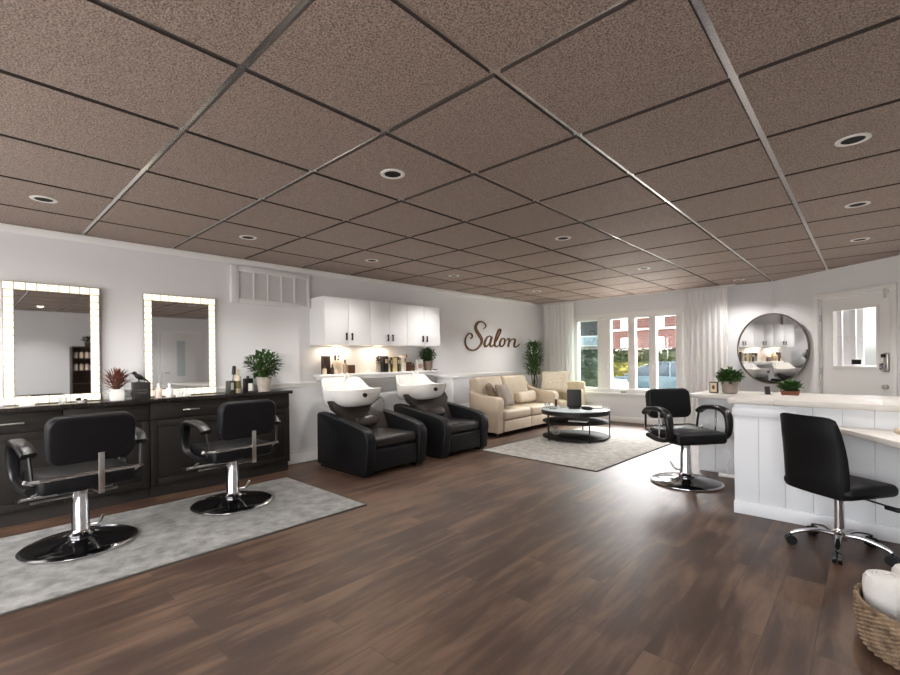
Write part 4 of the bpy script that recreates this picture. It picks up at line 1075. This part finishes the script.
# ------------------------------------------------------------------ shelf reflected in the first mirror
t = thing('shelf_unit', 'dark open shelf unit by the right wall, seen in the first mirror', 'shelf', (2.98, 1.98, 0))
m = MB()
for y in (-.24, .22): m.box(-.17, .17, y, y + .02, 0, 1.66)
m.build('side_panels', BROWN, t)
for z in (.10, .50, .80, 1.10, 1.38, 1.65): MB().box(-.17, .17, -.22, .22, z, z + .02).build('shelf_board', BROWN, t)
MB().box(.155, .17, -.22, .22, .12, 1.65).build('back_panel', BROWN, t)
for z in (1.12, 1.40):
    for y, m_ in ((-.15, WHITEP), (-.05, CREAMP), (.05, PINKISH), (.14, WHITEP)):
        bottle('pale bottle on the %s shelf of the dark unit, %s' % ('upper' if z > 1.3 else 'lower', {-.15: 'leftmost of four', -.05: 'second of four', .05: 'third of four', .14: 'last of four'}[y]), 2.96, 1.98 + y, z, .034, .20, m_, BROWN, 'cap', 'bottles on the dark shelf unit')
t = thing('potted_plant', 'small plant on top of the dark shelf unit, seen in the mirror', 'plant', (2.96, 2.05, 1.6705))
pot(t, .05, .06, .09, BROWN); bush(80, .09, .12, .09, .07, .03, LEAF_D, t, seed=51)

# ------------------------------------------------------------------ outdoors
GZ = -.35
struct(MB().box(-60, 40, 9.2, 80, GZ - .1, GZ).build('street_ground', mat('pale_concrete', (214, 208, 198), .9, noise=(1.5, (200, 194, 184)))))
t = thing('brick_house', 'red brick house with white windows across the street', 'house', (-12.2, 38, GZ))
MB().box(-4.3, 6, 0, 8, 0, 5.5).build('brick_wall', brick_material(), t)
MB().box(-4.4, 6.1, -.12, 0, 2.08, 2.22).box(-4.4, 6.1, -.12, 0, 3.76, 3.88).build('stone_band', WHITEP, t)
for x in (-2.6, -.2, 2.2, 4.4):
    for z0, z1 in ((2.32, 3.15), (3.92, 5.1)):
        f = MB().box(x - .55, x - .45, -.1, 0, z0, z1).box(x + .45, x + .55, -.1, 0, z0, z1).box(x - .55, x + .55, -.1, 0, z1 - .1, z1).box(x - .05, x + .05, -.08, 0, z0, z1).build('window', WHITEP, t)
        MB().box(x - .45, x + .45, -.05, -.01, z0, z1 - .1).build('pane', mat('house_glass', (130, 150, 175), .1), f)
MB().prism([(-4.8, 5.5), (6.5, 5.5), (5, 6.6), (-3.5, 6.6)], 'y', -.4, 8.4).build('roof', mat('slate_roof', (90, 88, 90), .9), t)
t = thing('grey_house', 'dark grey house seen through the left window panes', 'house', (-22.8, 41, GZ))
MB().box(-8, 5.2, 0, 8, 0, 5.5).build('wall', mat('grey_siding', (82, 82, 86), .9, noise=(3, (66, 66, 70))), t)
MB().box(-8.1, 5.3, -.1, 0, 2.3, 2.5).build('band', GREYP, t)
f = MB().box(2.3, 4.4, -.1, 0, 2.6, 3.6).build('window', WHITEP, t)
MB().box(2.4, 4.3, -.12, -.1, 2.7, 3.5).build('pane', mat('house_glass2', (150, 165, 180), .1), f)
MB().prism([(-8.4, 5.5), (5.6, 5.5), (4, 7), (-7, 7)], 'y', -.4, 8.4).build('roof', mat('slate_roof', (90, 88, 90)), t)
def hedge(label, x0, x1, y, z1, m, d=1.2, n=1500, seed=1, ls=.28):
    t = thing('hedge', label, 'hedge', ((x0 + x1) / 2, y, GZ)); rnd = random.Random(seed); w = (x1 - x0) / 2; h = z1 - GZ
    b = MB().blob((0, 0, h * .48), (w * .96, d * .45, h * .48), e=.5)
    for i in range(n):
        x = rnd.uniform(-w, w); s = rnd.random(); yy = -d / 2 + rnd.uniform(-.05, .15) if s < .7 else rnd.uniform(-d / 2, d / 2); z = rnd.uniform(0.05, h) if s < .7 else h + rnd.uniform(-.08, .08)
        b.leaf((x, yy, z), (rnd.uniform(-1, 1), -1, rnd.uniform(-.2, 1)), ls, ls * .6, .4, 2)
    b.build('foliage', m, t, angle=80)
HG = mat('hedge_green', (70, 84, 46), .9, noise=(2.5, (40, 54, 30)))
HY = mat('hedge_yellow', (140, 132, 48), .9, noise=(2.5, (84, 92, 38)))
hedge('green hedge in front of the brick house, behind the parked cars', -16.5, -5.0, 29, 1.55, HG, seed=2, n=2600)
hedge('yellow flowering shrub row behind the parked teal car', -11.2, -4.5, 22, .85, HY, seed=3, n=1800, ls=.2)
hedge('tall grey-green shrub close outside the leftmost window pane', -6.3, -4.75, 10.9, 1.35, mat('hedge_dull', (62, 78, 62), .9, noise=(2.5, (46, 60, 48))), d=.8, n=1100, seed=4, ls=.12)
def car(label, loc, rz, paint, L=4.2):
    t = thing('car', label, 'car', loc, rz, 'parked cars outside the window')
    prof = [(-2.1, .28), (-2.12, .55), (-2.02, .78), (-1.2, .90), (-.1, .95), (1.2, .92), (1.95, .84), (2.1, .6), (2.08, .28)]
    MB().prism(prof, 'y', -.85, .85, .05, 3).build('body', paint, t)
    gh = [(-1.75, .90), (-1.25, 1.36), (-.7, 1.44), (.15, 1.42), (.55, 1.30), (1.25, .91)]
    MB().prism([(a * .96 - .02, b - .03) for a, b in gh], 'y', -.74, .74, .03, 2).build('cabin_glass', mat('car_glass', (50, 60, 68), .08), t)
    MB().prism([(-1.3, 1.35), (-.7, 1.45), (.15, 1.43), (.5, 1.32), (.48, 1.28), (.12, 1.37), (-.68, 1.39), (-1.25, 1.30)], 'y', -.76, .76, .01, 1).build('roof', paint, t)
    pl = MB()
    for s in (-.75, .75):
        for (a, b) in (((.50, 1.31), (1.22, .92)), ((-.32, 1.42), (-.32, .92)), ((-1.27, 1.34), (-1.72, .92))): pl.cyl((a[0], s, a[1]), (b[0], s, b[1]), .035, n=8)
    pl.build('pillars', paint, t)
    for x in (-1.3, 1.35):
        for s in (-1, 1):
            wq = MB().cyl((x, s * .70, .31), (x, s * .88, .31), .31, n=28).build('wheel', PLASTIC, t)
            MB().cyl((x, s * .875, .31), (x, s * .89, .31), .19, n=20).build('hubcap', STEEL, wq)
    for s in (-1, 1): MB().box(2.0, 2.09, s * .62 - .14, s * .62 + .14, .62, .74, .02).build('headlight', WHITEP, t)
car('pale silver-blue car parked outside, in the second window pane', (-8.0, 14.6, GZ), 0, mat('paint_silver', (170, 188, 196), .25, .2, coat=.8))
car('teal car parked outside, in the third window pane', (-5.3, 17.2, GZ), PI, mat('paint_teal', (56, 74, 80), .25, .2, coat=.8))

# ------------------------------------------------------------------ light
wd = bpy.data.worlds.new('sky'); sc.world = wd; wd.use_nodes = True
nt = wd.node_tree; nt.nodes.clear()
o = nt.nodes.new('ShaderNodeOutputWorld'); b = nt.nodes.new('ShaderNodeBackground'); s = nt.nodes.new('ShaderNodeTexSky')
s.sky_type = 'NISHITA'; s.sun_disc = False; s.sun_elevation = R(42); s.sun_rotation = R(120); s.air_density = 1.0; s.dust_density = 3.0; s.ozone_density = 1.0
hs = nt.nodes.new('ShaderNodeHueSaturation'); hs.inputs['Saturation'].default_value = .35
nt.links.new(s.outputs[0], hs.inputs['Color']); nt.links.new(hs.outputs[0], b.inputs['Color']); nt.links.new(b.outputs[0], o.inputs['Surface'])
b.inputs['Strength'].default_value = 0.55
for y in (3.42, 4.11):
    l = bpy.data.lights.new('cabinet_lamp', 'AREA'); l.shape = 'RECTANGLE'; l.size = .05; l.size_y = .4; l.energy = 1.1; l.color = (1, .80, .58)
    ob = bpy.data.objects.new('cabinet_lamp', l); COL.objects.link(ob); ob.location = (XL + .09, y, 1.468)
def area(name, loc, rot, sx_, sy_, power, col=(1, 1, 1)):
    l = bpy.data.lights.new(name, 'AREA'); l.shape = 'RECTANGLE'; l.size = sx_; l.size_y = sy_; l.energy = power; l.color = col
    ob = bpy.data.objects.new(name, l); COL.objects.link(ob); ob.location = loc; ob.rotation_euler = rot
    return ob
# fill lamps added outside the two invented windows behind the viewer
for i, (a_, b_) in enumerate(RW):
    area('daylight', ((a_ + b_) / 2, YF - .3, (rz0 + rz1) / 2), (R(90), 0, 0), b_ - a_, rz1 - rz0, 42, (1, .98, .96))
# area lamp added outside the main window, standing in for sky glow
# it hangs over the street, above what the camera sees
area('daylight', ((WX0 + WX1) / 2 - .3, YW + 3.3, 4.1), (R(-61), 0, 0), 4.5, 2.4, 1700, (1, .98, .97))
l = bpy.data.lights.new('sun', 'SUN'); l.energy = 7.0; l.angle = R(2); l.color = (1, .96, .9)
ob = bpy.data.objects.new('sun', l); COL.objects.link(ob); ob.rotation_euler = Vector((-.72, .12, -.66)).to_track_quat('-Z', 'Y').to_euler()
# spot below every recessed downlight; the last has no fixture, added as fill
for x, y, e_ in [(q[0], q[1], 26 if q[1] < 4.5 else 40) for q in DLS] + [(2.1, 1.15, 45), (2.1, 2.9, 45)]:
    l = bpy.data.lights.new('downlight_lamp', 'SPOT'); l.energy = e_; l.spot_size = R(130); l.spot_blend = .8; l.shadow_soft_size = .05; l.color = (1, .965, .93)
    ob = bpy.data.objects.new('downlight_lamp', l); COL.objects.link(ob); ob.location = (x, y, H - .02)

# ------------------------------------------------------------------ camera
cam = bpy.data.cameras.new('camera'); co = bpy.data.objects.new('camera', cam); COL.objects.link(co)
cam.sensor_width = 36; cam.lens = 453 / 900 * 36
yaw = math.atan((868 - 450) / 453)
co.location = (0, 0, 1.30)
co.rotation_euler = (Matrix.Rotation(yaw, 4, 'Z') @ Matrix.Rotation(R(90), 4, 'X') @ Matrix.Rotation(-.0121, 4, 'Z')).to_euler()
cam.shift_x = 0; cam.shift_y = (358 - 337.5) / 900
cam.clip_start = .05; cam.clip_end = 300
sc.camera = co
sc.view_settings.view_transform = 'Standard'; sc.view_settings.look = 'None'; sc.view_settings.gamma = 1; sc.view_settings.use_curve_mapping = False
sc.view_settings.exposure = 1.12
